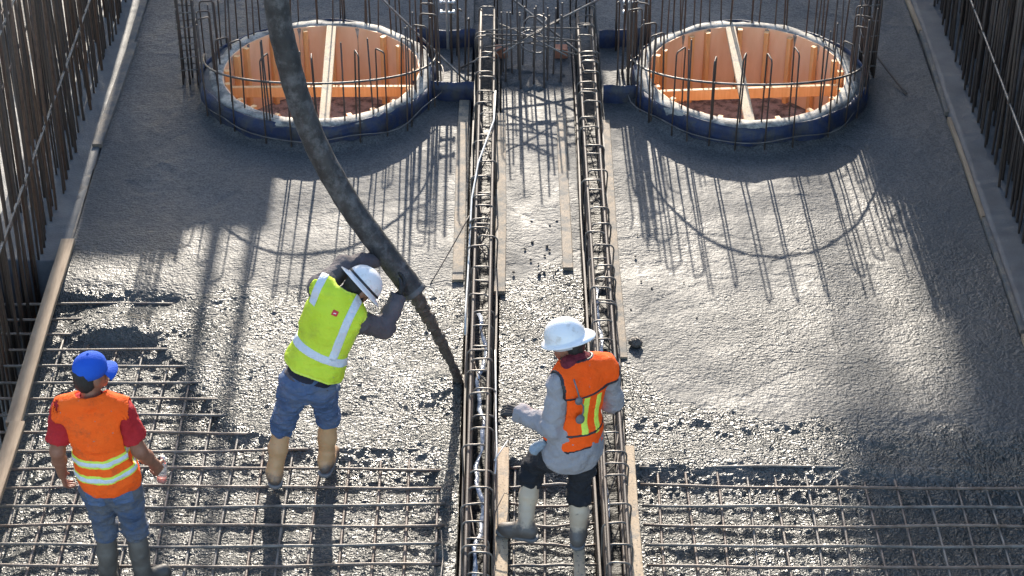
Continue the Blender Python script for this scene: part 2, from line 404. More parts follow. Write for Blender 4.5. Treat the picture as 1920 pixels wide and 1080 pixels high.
concrete_sheet("fresh_concrete_middle", 'middle', -.105, .548, 9.3, 19.5, .0115, .0115, .018, 13.9)
concrete_sheet("fresh_concrete_right", 'right', .772, 3.735, 9.3, 19.5, .0125, .0125, .018, 12.6, [(*RINGS[1], .92)])
# concrete showing inside the two stirrup rows, falling away towards the camera
def trench(name, x0, x1, seed):
    xs = np.linspace(x0, x1, 20); ys = np.arange(9.3, 19.5, .014)
    X, Y = np.meshgrid(xs, ys)
    n2 = vnoise2(X * 7, Y * 7, seed); n3 = vnoise2(X * 20, Y * 20, seed + 1); n4 = vnoise2(X * 45, Y * 45, seed + 2)
    Z = np.interp(Y, [9, 10.8, 12, 13.2, 14.5, 20], [-.46, -.45, -.36, -.24, -.14, -.05]) + .015 * n2 + .006 * n3 + .002 * n4
    I = np.arange(X.size).reshape(X.shape)
    Fq = np.stack([I[:-1, :-1], I[:-1, 1:], I[1:, 1:], I[1:, :-1]], -1).reshape(-1, 4)
    me = make_mesh(np.stack([X, Y, Z], -1).reshape(-1, 3), Fq, M['wet'])
    a = me.attributes.new("coarse", 'FLOAT', 'POINT'); a.data.foreach_set("value", np.full(X.size, .35, dtype=np.float32))
    tag(obj(name, me), kind="structure")
trench("trench_concrete_left", -.352, -.098, 20); trench("trench_concrete_right", .541, .779, 30)
# ledges under the bar walls
def ledge(name, x0, x1, y0, y1, zt, seed):
    xs = np.concatenate([[x0], np.linspace(x0, x1, 14), [x1]]); ys = np.concatenate([[y0], np.arange(y0, y1, .03), [y1]])
    X, Y = np.meshgrid(xs, ys)
    Z = zt + .012 * vnoise2(X * 3, Y * 3, seed) + .006 * vnoise2(X * 17, Y * 17, seed + 1)
    Z[0, :] = Z[-1, :] = -.6; Z[:, 0] = Z[:, -1] = -.6
    I = np.arange(X.size).reshape(X.shape)
    Fq = np.stack([I[:-1, :-1], I[:-1, 1:], I[1:, 1:], I[1:, :-1]], -1).reshape(-1, 4)
    tag(obj(name, make_mesh(np.stack([X, Y, Z], -1).reshape(-1, 3), Fq, M['ledge'])), kind="structure")
ledge("ledge_left", -4.35, -3.455, 13.72, 19.5, .012, 41); ledge("ledge_right", 3.745, 4.65, 9.3, 19.5, .03, 43)

# --- unseen panels added out of view, tops stepped to shape shade on the slab
def shade_panel(x0, x1, h, y, label):
    e = empty("shade_panel", ((x0 + x1) / 2, y, -.62))
    wd = x1 - x0
    n = max(1, int(round(wd / .6)))
    for i in range(n):
        ww = wd / n
        o = obj("sheet", plank_mesh(h + .62, ww + .012, .04, M['panel'], i, 0, 2, 'z'), e, loc=(-wd/2 + ww * (i + .5), .012 * (i % 2), 0))
    for k in range(int(h / .75)):
        obj("panel_rail", plank_mesh(wd - .02, .09, .06, M['timber'], k, 0, 2, 'x'), e, loc=(-wd/2 + .01, .06, .5 + .7 * k))
    tag(e, label, "formwork", "added shade panels beyond the slab"); return e
T21 = math.tan(R(SUN_EL)); YC = 24.0
hh = lambda yb: T21 * (YC - yb)
shade_panel(-3.62, -2.75, hh(13.75), YC, "tall added shade panel beyond the far left of the slab")
shade_panel(-2.77, -2.10, hh(14.1), YC + .12, "tall added shade panel next to the leftmost one beyond the slab")
shade_panel(-2.56, -2.46, 5.7, YC + .3, "narrow added shade post rising over the left shade panels")
shade_panel(-2.26, -2.18, 5.6, YC + .3, "thin added shade post at the edge of the left shade panels")
shade_panel(-2.12, -.25, hh(16.9), YC, "low added shade panel beyond the left round opening")
shade_panel(-.27, .69, hh(16.35), YC + .12, "low added shade panel beyond the middle strip")
shade_panel(.67, 2.82, hh(16.95), YC, "low added shade panel beyond the right round opening")
shade_panel(2.80, 3.02, hh(14.5), YC + .12, "mid height added shade panel beyond the right round opening")
# unseen building and mast, added to throw soft shade on the slab's right
M['render_wall'] = two_tone("building_render", (.32, .30, .27), (.40, .38, .34), .6, .9, 8, .2, .01)
M['win'] = two_tone("window_glass", (.03, .04, .05), (.06, .07, .08), 2, .1)
def shade_building(x0, x1, y, h, over):
    e = empty("shade_building", ((x0 + x1) / 2, y, -.62)); wd = x1 - x0
    def bx(name, ax, bx_, ay, by, az, bz, mt, par):
        V = [(x, yy, z) for x in (ax, bx_) for yy in (ay, by) for z in (az, bz)]
        return obj(name, make_mesh(V, [(0, 1, 3, 2), (4, 6, 7, 5), (0, 4, 5, 1), (2, 3, 7, 6), (0, 2, 6, 4), (1, 5, 7, 3)], M[mt], smooth=False), par)
    bx("wall", -wd/2, wd/2, 0, 8, 0, h + .62, 'render_wall', e)
    bx("roof_slab", -wd/2 + .02, wd/2 + .4, -.02, 8.3, h + .6, h + 2.2, 'panel', e); bx("shade_fin", -wd/2 - over, wd/2, -.3, -.05, h + .25, h + 2.3, 'render_wall', e)  # overhanging fin added to shade the near right corner of the slab
    for r in range(5):
        for c in range(4):
            wx = -wd/2 + 1.2 + c * (wd - 2.4) / 3; wz = 1.6 + r * 3.2
            wo = bx("window", wx - .6, wx + .6, -.06, .02, wz, wz + 1.5, 'win', e); bx("sill", wx - .7, wx + .7, -.12, .0, wz - .12, wz - .01, 'render_wall', wo)
    return tag(e, "added unseen building that shades the right side of the slab", "building")
YF = 55.0; hf_ = lambda yb: T21 * (YF - yb); TA = math.tan(R(-SUN_AZ))
shade_building(3.10 - TA * (YF - 13.5), 14.0, YF, hf_(11.15), .95)
e = empty("shade_mast", (2.56 - TA * (YF - 13.5), YF - 2, -.62)); hm_ = (YF - 2 - 12.4) * T21 + .62  # added mast, kept thin for a faint soft streak of shade
for sx in (-.035, .035):
    for sy in (-.13, .13): obj("leg_tube", tube_mesh([(sx, sy, 0), (sx, sy, hm_)], .03, M['galv'], 8), e)
for k in range(int(hm_ / .5)):
    obj("lattice_bar", tube_mesh([(-.035, -.13, k * .5), (.035, -.13, k * .5 + .5)], .015, M['galv'], 6), e)
tag(e, "slim added mast casting a faint shade streak near the right round opening", "mast")

# ============================================================ REBAR MATS
def wavy(p0, p1, n, amp, seed):
    rnd = random.Random(seed); p0, p1 = Vector(p0), Vector(p1); out = []
    ph = [rnd.random() * 6.3 for _ in range(4)]
    for i in range(n + 1):
        t = i / n; p = p0.lerp(p1, t)
        p.z += amp * math.sin(ph[0] + 7 * t) * .6 + amp * .4 * math.sin(ph[1] + 15 * t)
        off = amp * math.sin(ph[2] + 5 * t)
        if abs(p1.x - p0.x) > abs(p1.y - p0.y): p.y += off
        else: p.x += off
        out.append(p)
    return out
def rebar_mat(x0, x1, y0, y1, xs, ys, zc, label, tilt=0, xl=None):
    e = empty("rebar_mat", ((x0 + x1) / 2, y0, zc)); ox, oy = (x0 + x1) / 2, y0
    for i, y in enumerate(ys):
        a, b = (xl(y) if xl else x0), x1
        pts = wavy((a - ox, y - oy - tilt * (a - ox) * -1, 0), (b - ox, y - oy + tilt * (b - ox), 0), 18, .010, i + int(x0 * 100))
        obj("cross_bar", tube_mesh(pts, [.0095 + .0022 * random.random() ** 3 for _ in pts], M[random.choice(('barmud', 'barmud2', 'barmud3'))], 6), e)
    for i, x in enumerate(xs):
        pts = wavy((x - ox, 0, -.021), (x - ox, y1 - y0, -.021), 12, .009, i + 50 + int(x0 * 100))
        obj("lengthwise_bar", tube_mesh(pts, [.0088 + .002 * random.random() ** 3 for _ in pts], M[random.choice(('barmud', 'barmud2', 'barmud3'))], 6), e)
    return tag(e, label, "rebar mat")
rebar_mat(-3.42, -.44, 9.4, 12.9, [-3.3 + .2 * i for i in range(15)], [9.5 + .196 * i for i in range(20)], -.052,
          "large rebar grid in the left bay under the blue capped worker", xl=lambda y: -3.42 if y < 11.2 else -3.9)
rebar_mat(-.03, .54, 9.4, 12.0, [.02, .21], [9.52 + .2 * i for i in range(11)], -.085, "narrow rebar grid between the two stirrup rows")
rebar_mat(.86, 3.72, 9.4, 11.6, [.98 + .2 * i for i in range(14)], [9.47 + .2 * i for i in range(10)], -.055,
          "rebar grid in the right bay below the screeded concrete", tilt=-.012)

# ============================================================ STIRRUP ROWS
def hairpin_pts(wd, h, zb, rad=.04):
    pts = [(-wd/2, 0, zb), (-wd/2, 0, h - rad)]
    for k in range(1, 4):
        a = math.pi - k * math.pi / 8 * 1.0
        a = math.pi - k * (math.pi / 2) / 3
        pts.append((-wd/2 + rad + rad * math.cos(a), 0, h - rad + rad * math.sin(a)))
    for k in range(0, 3):
        a = math.pi / 2 - k * (math.pi / 2) / 3
        pts.append((wd/2 - rad + rad * math.cos(a), 0, h - rad + rad * math.sin(a)))
    pts += [(wd/2, 0, h - rad), (wd/2, 0, zb)]
    return pts
def stirrup_row(xc, wd, h, y0, y1, label, seed):
    e = empty("stirrup_row", (xc, y0, -.5)); rnd = random.Random(seed)
    V, F = tube(hairpin_pts(wd, h + .5, 0), .0065, 6); hm = make_mesh(V, F, M['barsteel'])
    n = int((y1 - y0) / .2); L0 = y1 - y0
    for i in range(n + 1 + n // 5):
        yy = i * .2 if i <= n else rnd.uniform(0, L0)
        o = obj("stirrup", hm, e, loc=(rnd.uniform(-.009, .009), yy + rnd.uniform(-.03, .03), rnd.uniform(-.02, .008)),
                rot=(rnd.uniform(-.09, .09), rnd.uniform(-.04, .04), rnd.uniform(-.13, .13)))
        o.scale = (rnd.uniform(.95, 1.05), 1, 1)
    L = y1 - y0
    for s in (-1, 1):
        for k, z in enumerate((.47, .58, .69, .755)):
            pts = wavy((s * (wd/2 - .017), 0, z + .02 * rnd.random()), (s * (wd/2 - .017), L, z + .02 * rnd.random()), 16, .006, seed * 10 + k + s)
            obj("longitudinal_bar", tube_mesh(pts, .012, M['rustdark'], 6), e)
        # side form strip holding the concrete back from the row
        obj("edge_strip", plank_mesh(L, .016, .42, M['rustdark'], seed + s, .004, 20), e, loc=(s * (wd/2 + .028), 0, .10))
    for k in range(14):                              # loose bars and tie ends tangled in the row
        yy = rnd.uniform(0, L - .6); a_ = rnd.choice((-1, 1))
        obj("tie_bar", tube_mesh([(a_ * .06, yy, .45 + .3 * rnd.random()), (-a_ * .02, yy + .2, .6 + .15 * rnd.random()), (-a_ * .065, yy + rnd.uniform(.3, .6), .7)], .005, M['rustdark'], 5), e)
    return tag(e, label, "stirrup row")
stirrup_row(-.222, .155, .285, 9.5, 17.5, "long row of steel stirrups at the landing point of the concrete stream", 1)
stirrup_row(.66, .158, .285, 9.5, 17.5, "long row of steel stirrups right behind the worker in grey shirt", 2)

# ============================================================ PLANKS ALONG THE BAYS
def plank(x, y0, y1, z, wd, th, mat, label, seed, rz=0, group=None, name="plank"):
    o = obj(name, plank_mesh(y1 - y0, wd, th, M[mat], seed, .004, 14), loc=(x, y0, z), rot=(0, 0, rz))
    return tag(o, label, "plank", group)
plank(-.415, 13.45, 16.25, -.022, .088, .042, 'timber_buried', "cement smeared plank set in the slab left of the left stirrup row", 1)
plank(-.092, 13.30, 16.02, -.022, .086, .042, 'timber_buried', "long smeared plank set in the middle strip beside the left stirrup row", 2)
plank(.425, 13.62, 16.02, -.022, .080, .042, 'timber_buried', "long smeared plank set in the middle strip beside the right stirrup row", 3)
plank(.800, 12.45, 15.9, -.022, .060, .042, 'timber_buried', "smeared plank set in the slab along the right stirrup row", 4)
plank(-.066, 9.4, 11.42, -.03, .084, .042, 'timber_light', "pale bare plank under the raised boot of the grey shirted worker", 5)
plank(.432, 9.4, 10.9, -.02, .074, .042, 'timber_light', "pale bare plank the grey shirted worker stands on", 6, rz=.006)
plank(.794, 9.4, 11.42, -.02, .076, .042, 'timber_light', "bright bare plank at the left edge of the right rebar grid", 7)
o = plank(.005, 9.75, 10.12, -.06, .034, .03, 'timber', "short wooden stake poking out near the bottom of the middle strip", 8, rz=-.62, name="wooden_stake"); o.rotation_euler[0] = .22; o["category"] = "stake"
# left edge boards, laid end to end
plank(-3.405, 9.4, 11.63, .03, .105, .042, 'timber', "nearest brown edge board at the left border of the picture", 11)
plank(-3.43, 11.62, 13.95, .028, .105, .042, 'timber', "brown edge board between blue capped worker and the left bar wall", 12, rz=.012)
plank(-3.475, 13.95, 15.5, -.036, .07, .042, 'timber_dirty', "edge board half buried in concrete on the shaded left side", 13, rz=.01)
plank(-3.475, 15.45, 17.3, .0, .08, .042, 'timber_dirty', "grey dirty edge board in the shade near the left bar wall", 14, rz=-.02)
plank(-3.46, 17.3, 19.2, -.005, .06, .042, 'timber_dirty', "farthest edge board at the top left of the slab", 15, rz=.015)
# right edge strips: thin broken laths
for i, (y0, y1, x, rz, lb) in enumerate([(10.6, 12.7, 3.735, .0, "nearest thin wooden edge lath on the right side of the slab"), (12.75, 14.3, 3.735, -.004, "thin wooden edge lath in the middle of the right slab edge"),
        (14.32, 15.9, 3.74, .006, "chipped thin edge lath right of the right round opening"), (16.0, 17.5, 3.735, -.01, "reddish thin edge lath at the upper right of the slab"),
        (17.52, 19.2, 3.75, .03, "farthest thin edge lath at the top right corner")]):
    plank(x, y0, y1, .002, .032, .045, 'timber_dirty' if i % 2 else 'timber', lb, 20 + i, rz=rz, name="edge_lath")

# ============================================================ BAR WALLS
def bar_wall(side, rows, y0, y1, label, seed, mats):
    rnd = random.Random(seed); e = empty("rebar_wall", (side * rows[0][0], y0, -.6))
    ms = [make_mesh(*tube([(0, 0, 0), (0, 0, 2.0), (0, 0, 4.1)], .0108, 6), M[m]) for m in mats]
    for (x, sp, jit, yy0) in rows:
        y = yy0
        while y < y1:
            o = obj("vertical_bar", rnd.choice(ms), e, loc=(side * (x - rows[0][0]) + rnd.uniform(-jit, jit), y - y0, rnd.uniform(0, .02)),
                    rot=(rnd.uniform(-.022, .022), rnd.uniform(-.022, .022), 0))
            s_ = rnd.uniform(.8, 1.2); o.scale = (s_, s_, 1 if rnd.random() < .85 else rnd.uniform(.5, .9))
            y += sp * rnd.uniform(.6, 1.4)
    for zz, off in ((1.37, -.03), (2.63, -.03), (3.7, -.03), (.9, .16), (1.9, .16), (2.3, .2), (3.2, .16)):
        if 1:
            pts = wavy((side * off, 0, zz), (side * off, y1 - y0, zz + .04), 20, .012, seed + int(zz * 10))
            obj("horizontal_bar", tube_mesh(pts, .011, M['barsteel' if off < 0 else 'rust'], 6), e)
    return tag(e, label, "rebar wall")
bar_wall(-1, [(3.66, .092, .03, 9.9), (3.78, .112, .06, 9.9), (4.0, .125, .08, 9.9)], 9.9, 20.2, "brown wall of upright rebars along the left edge", 5, ['rust', 'rustdark', 'rustdark'])
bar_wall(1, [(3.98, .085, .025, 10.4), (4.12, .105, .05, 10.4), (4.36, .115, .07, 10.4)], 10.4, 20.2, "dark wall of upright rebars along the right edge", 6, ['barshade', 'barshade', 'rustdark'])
tp = []
for i in range(13):
    for k in range(7):
        tp.append((.04 * math.sin(i * 1.1 + k) + .02 * math.sin(k * 2.3), i * .09, k * .12 + .02 * math.sin(i * .8)))
tf = [(i*7 + k, i*7 + k + 1, (i+1)*7 + k + 1, (i+1)*7 + k) for i in range(12) for k in range(6)]
tm = make_mesh(tp, tf, M['tarp']); o = obj("tarpaulin", tm, loc=(-4.02, 12.75, -.6)); sm = o.modifiers.new("thick", 'SOLIDIFY'); sm.thickness = .008
tag(o, "blue tarpaulin behind the left bar wall", "tarpaulin")
# shotcrete bank behind the right bar wall
V = []; nY, nZ = 40, 14
for i in range(nY):
    for k in range(nZ):
        V.append((4.95 + .05 * math.sin(i * .9 + k) + .03 * math.sin(k * 1.7 + i * .35), 8.5 + i * .33, -.62 + k * .33))
tag(obj("earth_bank", make_mesh(V, [(i*nZ + k, i*nZ + k + 1, (i+1)*nZ + k + 1, (i+1)*nZ + k) for i in range(nY-1) for k in range(nZ-1)], M['ledge'])), kind="structure")

# ============================================================ ROUND OPENINGS
def ring_form(cx, cy, label, brace, cross, side, fallen=False):
    e = empty("round_opening_form", (cx, cy, -.5)); rnd = random.Random(int(cx * 100))
    H0 = .5                                                   # slab zero in the local frame
    # rim: thick caked ring
    V, F = [], []; N = 96
    prof = [(.855, H0 + .05), (.852, H0 + .19), (.862, H0 + .207), (.91, H0 + .21), (.955, H0 + .2), (.968, H0 + .18), (.97, 0.1)]
    P = len(prof)
    for i in range(N):
        a = 2 * math.pi * i / N
        for j, (r, z) in enumerate(prof):
            k = .006 * math.sin(a * 9 + j) + rnd.uniform(-.006, .006) if 1 < j < 6 else 0
            V.append(((r + k) * math.cos(a), (r + k) * math.sin(a), z + k * .9))
    for i in range(N):
        for j in range(P):
            F.append((i*P + j, ((i+1) % N)*P + j, ((i+1) % N)*P + (j+1) % P, i*P + (j+1) % P))
    obj("rim", make_mesh(V, [tuple(reversed(f)) for f in F], M['rim']), e)
    # plywood facets and studs inside
    n = 20
    for i in range(n):
        a = 2 * math.pi * (i + .5) / n; chord = 2 * .862 * math.sin(math.pi / n)
        pm = plank_mesh(.70, chord - .006, .018, M['ply'], i, 0, 2, 'z')
        obj("plywood_panel", pm, e, loc=(.862 * math.cos(a), .862 * math.sin(a), 0), rot=(0, 0, a + math.pi / 2 + math.pi))
        if rnd.random() < .08: continue
        a2 = 2 * math.pi * i / n + rnd.uniform(-.09, .09)
        sm_ = plank_mesh(.66 + .03 * rnd.random(), .042, .05, M['pine'], i + 40, .001, 2, 'z')
        obj("stud", sm_, e, loc=(.845 * math.cos(a2), .845 * math.sin(a2), .01), rot=(0, 0, a2 + math.pi / 2 + math.pi))
    fl = [(0, 0, .012)] + [(.85 * math.cos(2*math.pi*i/48), .85 * math.sin(2*math.pi*i/48), .012 + .004 * math.sin(i)) for i in range(48)]
    fl += [(.85 * math.cos(2*math.pi*i/48), .85 * math.sin(2*math.pi*i/48), -.01) for i in range(48)]
    ff = [(0, 1 + i, 1 + (i+1) % 48) for i in range(48)] + [(1 + i, 49 + i, 49 + (i+1) % 48, 1 + (i+1) % 48) for i in range(48)]
    obj("floor_sheet", make_mesh(fl, ff, M['plyfloor'], smooth=False), e)
    # braces: one flat board front to back, one on edge across
    (x0, y0), (x1, y1) = brace
    d = math.hypot(x1 - x0, y1 - y0)
    obj("brace", plank_mesh(d, .088, .038, M['timber_light'], 3, .002, 6), e, loc=(x0, y0, H0 + .165), rot=(0, 0, -math.atan2(x1 - x0, y1 - y0)))
    (x0, y0, z0), (x1, y1, z1) = cross
    obj("brace", plank_mesh(x1 - x0, .04, .10, M['pine'], 5, .002, 6, 'x'), e, loc=(x0, y0, H0 + z0 - .1), rot=(0, -math.atan2(z1 - z0, x1 - x0), math.atan2(y1 - y0, x1 - x0)))
    if fallen:
        obj("brace", plank_mesh(.95, .09, .04, M['pine'], 8, .002, 6, 'x'), e, loc=(-.62, -.18, .03), rot=(0, 0, -.28))
    # blue liner, outside the rim
    V, F = [], []; N = 120
    for i in range(N):
        a = 2 * math.pi * i / N
        bulge = .12 * max(0, math.cos(a - (0 if side > 0 else math.pi))) ** 3
        wob = .014 * math.sin(a * 7 + cx) + .010 * math.sin(a * 17) + rnd.uniform(-.004, .004)
        for (dr, z) in ((.0, .25), (.012, .5), (.03, .6), (.02, .66), (-.004, .70 + .010 * math.sin(a * 5)), (-.014, .696 + .010 * math.sin(a * 5)), (-.006, .6)):
            r = .970 + bulge * .6 + wob * .7 + dr * (1 + math.sin(a * 11) * .5)
            V.append((r * math.cos(a), r * math.sin(a), z))
    for i in range(N):
        for j in range(6):
            F.append((i*7 + j, i*7 + j + 1, ((i+1) % N)*7 + j + 1, ((i+1) % N)*7 + j))
    obj("liner", make_mesh(V, [tuple(reversed(f)) for f in F], M['blue']), e)
    # caked cement between rim and liner
    V, F = [], []; 
    for i in range(N):
        a = 2 * math.pi * i / N; bulge = .12 * max(0, math.cos(a - (0 if side > 0 else math.pi))) ** 3
        for (r, z) in ((.945, .685), (.96 + bulge * .4, .68), (.972 + bulge * .6, .66)):
            V.append((r * math.cos(a), r * math.sin(a), z + rnd.uniform(-.012, .012)))
    for i in range(N):
        for j in range(2): F.append((i*3 + j, i*3 + j + 1, ((i+1) % N)*3 + j + 1, ((i+1) % N)*3 + j))
    obj("cement_fillet", make_mesh(V, F, M['ledge']), e)
    return tag(e, label, "formwork")
ring_form(*RINGS[0], "round timber lined opening behind the concrete hose", [(.084, -.87), (.03, .87)], [(-.84, -.06, .07), (.84, -.06, .085)], -1)
ring_form(*RINGS[1], "round timber lined opening on the right half of the slab", [(-.053, -.87), (-.065, .87)], [(-.80, -.14, .085), (.82, -.03, .09)], 1, fallen=True)

def dowel_ring(cx, cy, label, seed, side):
    rnd = random.Random(seed); e = empty("dowel_ring", (cx, cy, -.3))
    V, F = tube(hairpin_pts(.13, 1.15, 0, .025), .0072, 6); hm = make_mesh(V, F, M['rustdark'])
    n = 24
    for i in range(n):
        a = 2 * math.pi * (i + .35) / n + rnd.uniform(-.05, .05)
        r = .965 + rnd.uniform(-.008, .008)
        o = obj("hairpin", hm, e, loc=(r * math.cos(a), r * math.sin(a), rnd.uniform(-.05, .03)),
                rot=(rnd.uniform(-.03, .03), rnd.uniform(-.03, .03), a + rnd.uniform(-.2, .2)))
        o.scale = (rnd.uniform(.85, 1.1), 1, 1)
    sm_ = make_mesh(*tube([(0, 0, 0), (0, 0, .6), (0, 0, 1.25)], .0072, 6), M['rustdark'])
    for i in range(34):
        a = 2 * math.pi * (i + .8) / 34 + rnd.uniform(-.08, .08)
        if -2.5 < math.atan2(math.sin(a), math.cos(a)) < -.6 and rnd.random() < .5: continue
        r = rnd.choice((1.03, .93, 1.05))
        obj("straight_dowel", sm_, e, loc=(r * math.cos(a), r * math.sin(a), rnd.uniform(-.1, .05)), rot=(rnd.uniform(-.04, .04), rnd.uniform(-.04, .04), 0))
    hp = []
    for k in range(41):
        a = math.pi + math.pi * 1.0 * k / 40
        hp.append((1.005 * math.cos(a), 1.005 * math.sin(a), .66 + .26 * abs(math.sin(a)) ** 1.2))
    obj("hoop", tube_mesh(hp, .0095, M['barsteel'], 6), e)
    hp = [((1.05 + .02 * math.sin(k)) * math.cos(2*math.pi*k/60), (1.05 + .02 * math.sin(k)) * math.sin(2*math.pi*k/60), .40 + .02 * math.sin(k * .7)) for k in range(60)]
    obj("hoop", tube_mesh(hp, .005, M['barsteel'], 5, True), e)
    return tag(e, label, "rebar ring")
dowel_ring(*RINGS[0], "ring of hooked dowel bars around the left round opening", 31, -1)
dowel_ring(*RINGS[1], "ring of hooked dowel bars around the right round opening", 32, 1)

def column_cage(x, y, wd, h, label, seed, nb=8):
    rnd = random.Random(seed); e = empty("column_cage", (x, y, -.3))
    bm_ = make_mesh(*tube([(0, 0, 0), (0, 0, .8), (0, 0, h + .3)], .010, 6), M['rustdark'])
    for i in range(nb):
        a = 2 * math.pi * i / nb
        px = max(-1, min(1, 1.4 * math.cos(a))) * wd / 2; py = max(-1, min(1, 1.4 * math.sin(a))) * wd / 2
        obj("upright_bar", bm_, e, loc=(px, py, rnd.uniform(-.1, 0)), rot=(rnd.uniform(-.02, .02), rnd.uniform(-.02, .02), 0))
    q = wd / 2 + .012
    sq = [(-q, -q, 0), (0, -q - .004, .01), (q, -q, .015), (q + .004, 0, .02), (q, q, .01), (0, q + .004, 0), (-q, q, -.005), (-q - .004, 0, 0)]
    tm_ = make_mesh(*tube(sq, .006, 5, True), M['barsteel'])
    for k in range(int(h / .14)):
        obj("tie", tm_, e, loc=(0, 0, .42 + k * .14 + rnd.uniform(-.03, .03)), rot=(rnd.uniform(-.08, .08), rnd.uniform(-.08, .08), 0))
    return tag(e, label, "rebar cage")
column_cage(3.14, 16.75, .12, 1.5, "slim upright rebar cage right of the right round opening", 3)
column_cage(-2.83, 16.62, .13, 1.5, "slim upright rebar cage left of the left round opening", 4)

# starter bars of the middle column
def starter(x, y, label):
    rnd = random.Random(11); e = empty("column_starter", (x, y, -.3))
    bm_ = make_mesh(*tube([(0, 0, 0), (0, 0, .5), (0, 0, 1.08)], .0085, 6), M['rustdark'])
    for i in range(16):
        a = 2 * math.pi * i / 16; r = .27 if i % 2 else .17
        obj("starter_bar", bm_, e, loc=(r * math.cos(a), r * .9 * math.sin(a), rnd.uniform(-.2, .0)), rot=(rnd.uniform(-.03, .03), rnd.uniform(-.03, .03), 0))
    for z, r in ((.80, .11), (.64, .12)):
        pts = [((r + .015 * math.sin(k)) * math.cos(2*math.pi*k/24), (r + .015 * math.sin(k * 2)) * math.sin(2*math.pi*k/24), z + .05 * math.sin(k * .26 + z * 9)) for k in range(24)]
        obj("hoop", tube_mesh(pts, .008, M['barsteel'], 6, True), e)
    for k, (a, z) in enumerate([(.15, .62), (-.15, .68), (.9, .7), (-.8, .66), (.05, .76), (-.4, .60)]):
        dx, dy = math.cos(a), math.sin(a)
        obj("tie_bar", tube_mesh([(-.42*dx, -.42*dy, z), (0, 0, z + .02), (.42*dx, .42*dy, z)], .0065, M['barsteel'], 5), e)
    # spalled concrete stub
    V = []; N, K = 28, 5
    for k in range(K):
        for i in range(N):
            a = 2 * math.pi * i / N; r = (.30, .25, .19, .10, .01)[k] * (1 + .16 * math.sin(i * 2.3) + .1 * math.sin(i * 5.1 + k))
            V.append((r * math.cos(a) * 1.05, r * math.sin(a), (.2, .30, .315, .325, .33)[k] + .012 * math.sin(i * 3.1 + k)))
    F = [(k*N + i, k*N + (i+1) % N, (k+1)*N + (i+1) % N, (k+1)*N + i) for k in range(K-1) for i in range(N)]
    obj("concrete_stub", make_mesh(V, F, M['wet']), e)
    return tag(e, label, "rebar cage")
starter(.185, 16.72, "cluster of starter bars and hoops between the two stirrup rows")
# liner strips between the openings and the stirrup rows
def liner_strip(x0, x1, y, label, seed, h=.17):
    rnd = random.Random(seed); n = 24; V = []
    for i in range(n + 1):
        t = i / n; x = x0 + (x1 - x0) * t; yy = y + .018 * math.sin(t * 5 + seed) + rnd.uniform(-.003, .003)
        for (dy, z) in ((.0, -.2), (-.012, .03), (-.018, h * .6), (0, h + .012 * math.sin(t * 9)), (.012, h), (.012, -.2)):
            V.append((x, yy + dy, z))
    F = [(i*6 + j, i*6 + (j+1) % 6, (i+1)*6 + (j+1) % 6, (i+1)*6 + j) for i in range(n) for j in range(6)]
    F += [tuple(range(6)), tuple(reversed(range(n*6, n*6 + 6)))]
    tag(obj("liner_strip", make_mesh(V, F, M['blue'])), label, "liner")
liner_strip(-.86, -.33, 16.30, "blue liner strip left of the left stirrup row, nearer one", 1)
liner_strip(-.86, -.33, 17.28, "blue liner strip left of the left stirrup row, farther one", 2)
liner_strip(.79, 1.24, 16.24, "blue liner strip right of the right stirrup row, nearer one", 3)
liner_strip(.79, 1.24, 17.28, "blue liner strip right of the right stirrup row, farther one", 4)
def dowel_group(x, y, n, label, seed, hmax=.95):
    rnd = random.Random(seed); e = empty("dowel_group", (x, y, -.2))
    bm_ = make_mesh(*tube([(0, 0, 0), (0, 0, .5), (0, 0, 1.0), (0, -.03, 1.03), (0, -.07, 1.03)], .0075, 6), M['rustdark'])
    for i in range(n):
        obj("hooked_bar", bm_, e, loc=(rnd.uniform(-.22, .22), rnd.uniform(-.45, .45), rnd.uniform(-.1, .15)), rot=(rnd.uniform(-.03, .03), rnd.uniform(-.03, .03), rnd.uniform(-.6, .6)))
    tag(e, label, "rebar dowels")
dowel_group(-.57, 16.85, 9, "group of upright hooked bars left of the left stirrup row", 1)
dowel_group(1.0, 16.85, 10, "group of upright hooked bars right of the right stirrup row", 2)
dowel_group(-.05, 18.1, 8, "group of dark upright bars at the top of the picture, left of centre", 3)
dowel_group(.55, 18.1, 8, "group of dark upright bars at the top of the picture, right of centre", 4)
def screed_post(x, y, label):
    e = empty("screed_post", (x, y, -.05))
    obj("pipe", tube_mesh([(0, 0, .2), (-.004, 0, .6), (-.01, 0, 1.15)], .014, M['galv'], 10), e)
    obj("stake_bar", tube_mesh([(0.03, .02, -.1), (.03, .02, .5), (.03, .02, .78)], .012, M['rustdark'], 6), e)
    for z in (.56, .66):
        obj("clamp", tube_mesh([(-.05, 0, z), (0, .0, z), (.06, 0, z)], .012, M['galv'], 6), e)
        for s in (-1, 1): obj("nut", tube_mesh([(s * .055, -.02, z), (s * .055, .03, z)], .015, M['galv'], 6), e)
    tag(e, label, "post")
screed_post(-.57, 16.95, "bright steel screed post left of the left stirrup row"); screed_post(1.045, 16.95, "bright steel screed post right of the right stirrup row")
def loose_bar(p0, p1, r, mat, label, name="loose_rebar", sag=.01):
    p0, p1 = Vector(p0), Vector(p1); pts = [p0.lerp(p1, t / 8) - Vector((0, 0, sag * 4 * (t/8) * (1 - t/8))) for t in range(9)]
    pts = [p - p0 for p in pts]
    tag(obj(name, tube_mesh(pts, r, M[mat], 6), loc=p0), label, "rebar")
loose_bar((-.35, 16.35, .10), (-1.40, 17.40, .68), .011, 'barsteel', "slanting bar from the left stirrup row over the left opening rim")
loose_bar((.66, 16.75, .16), (-.42, 17.70, .66), .011, 'barsteel', "slanting bar crossing the starter bars down to the right stirrup row")
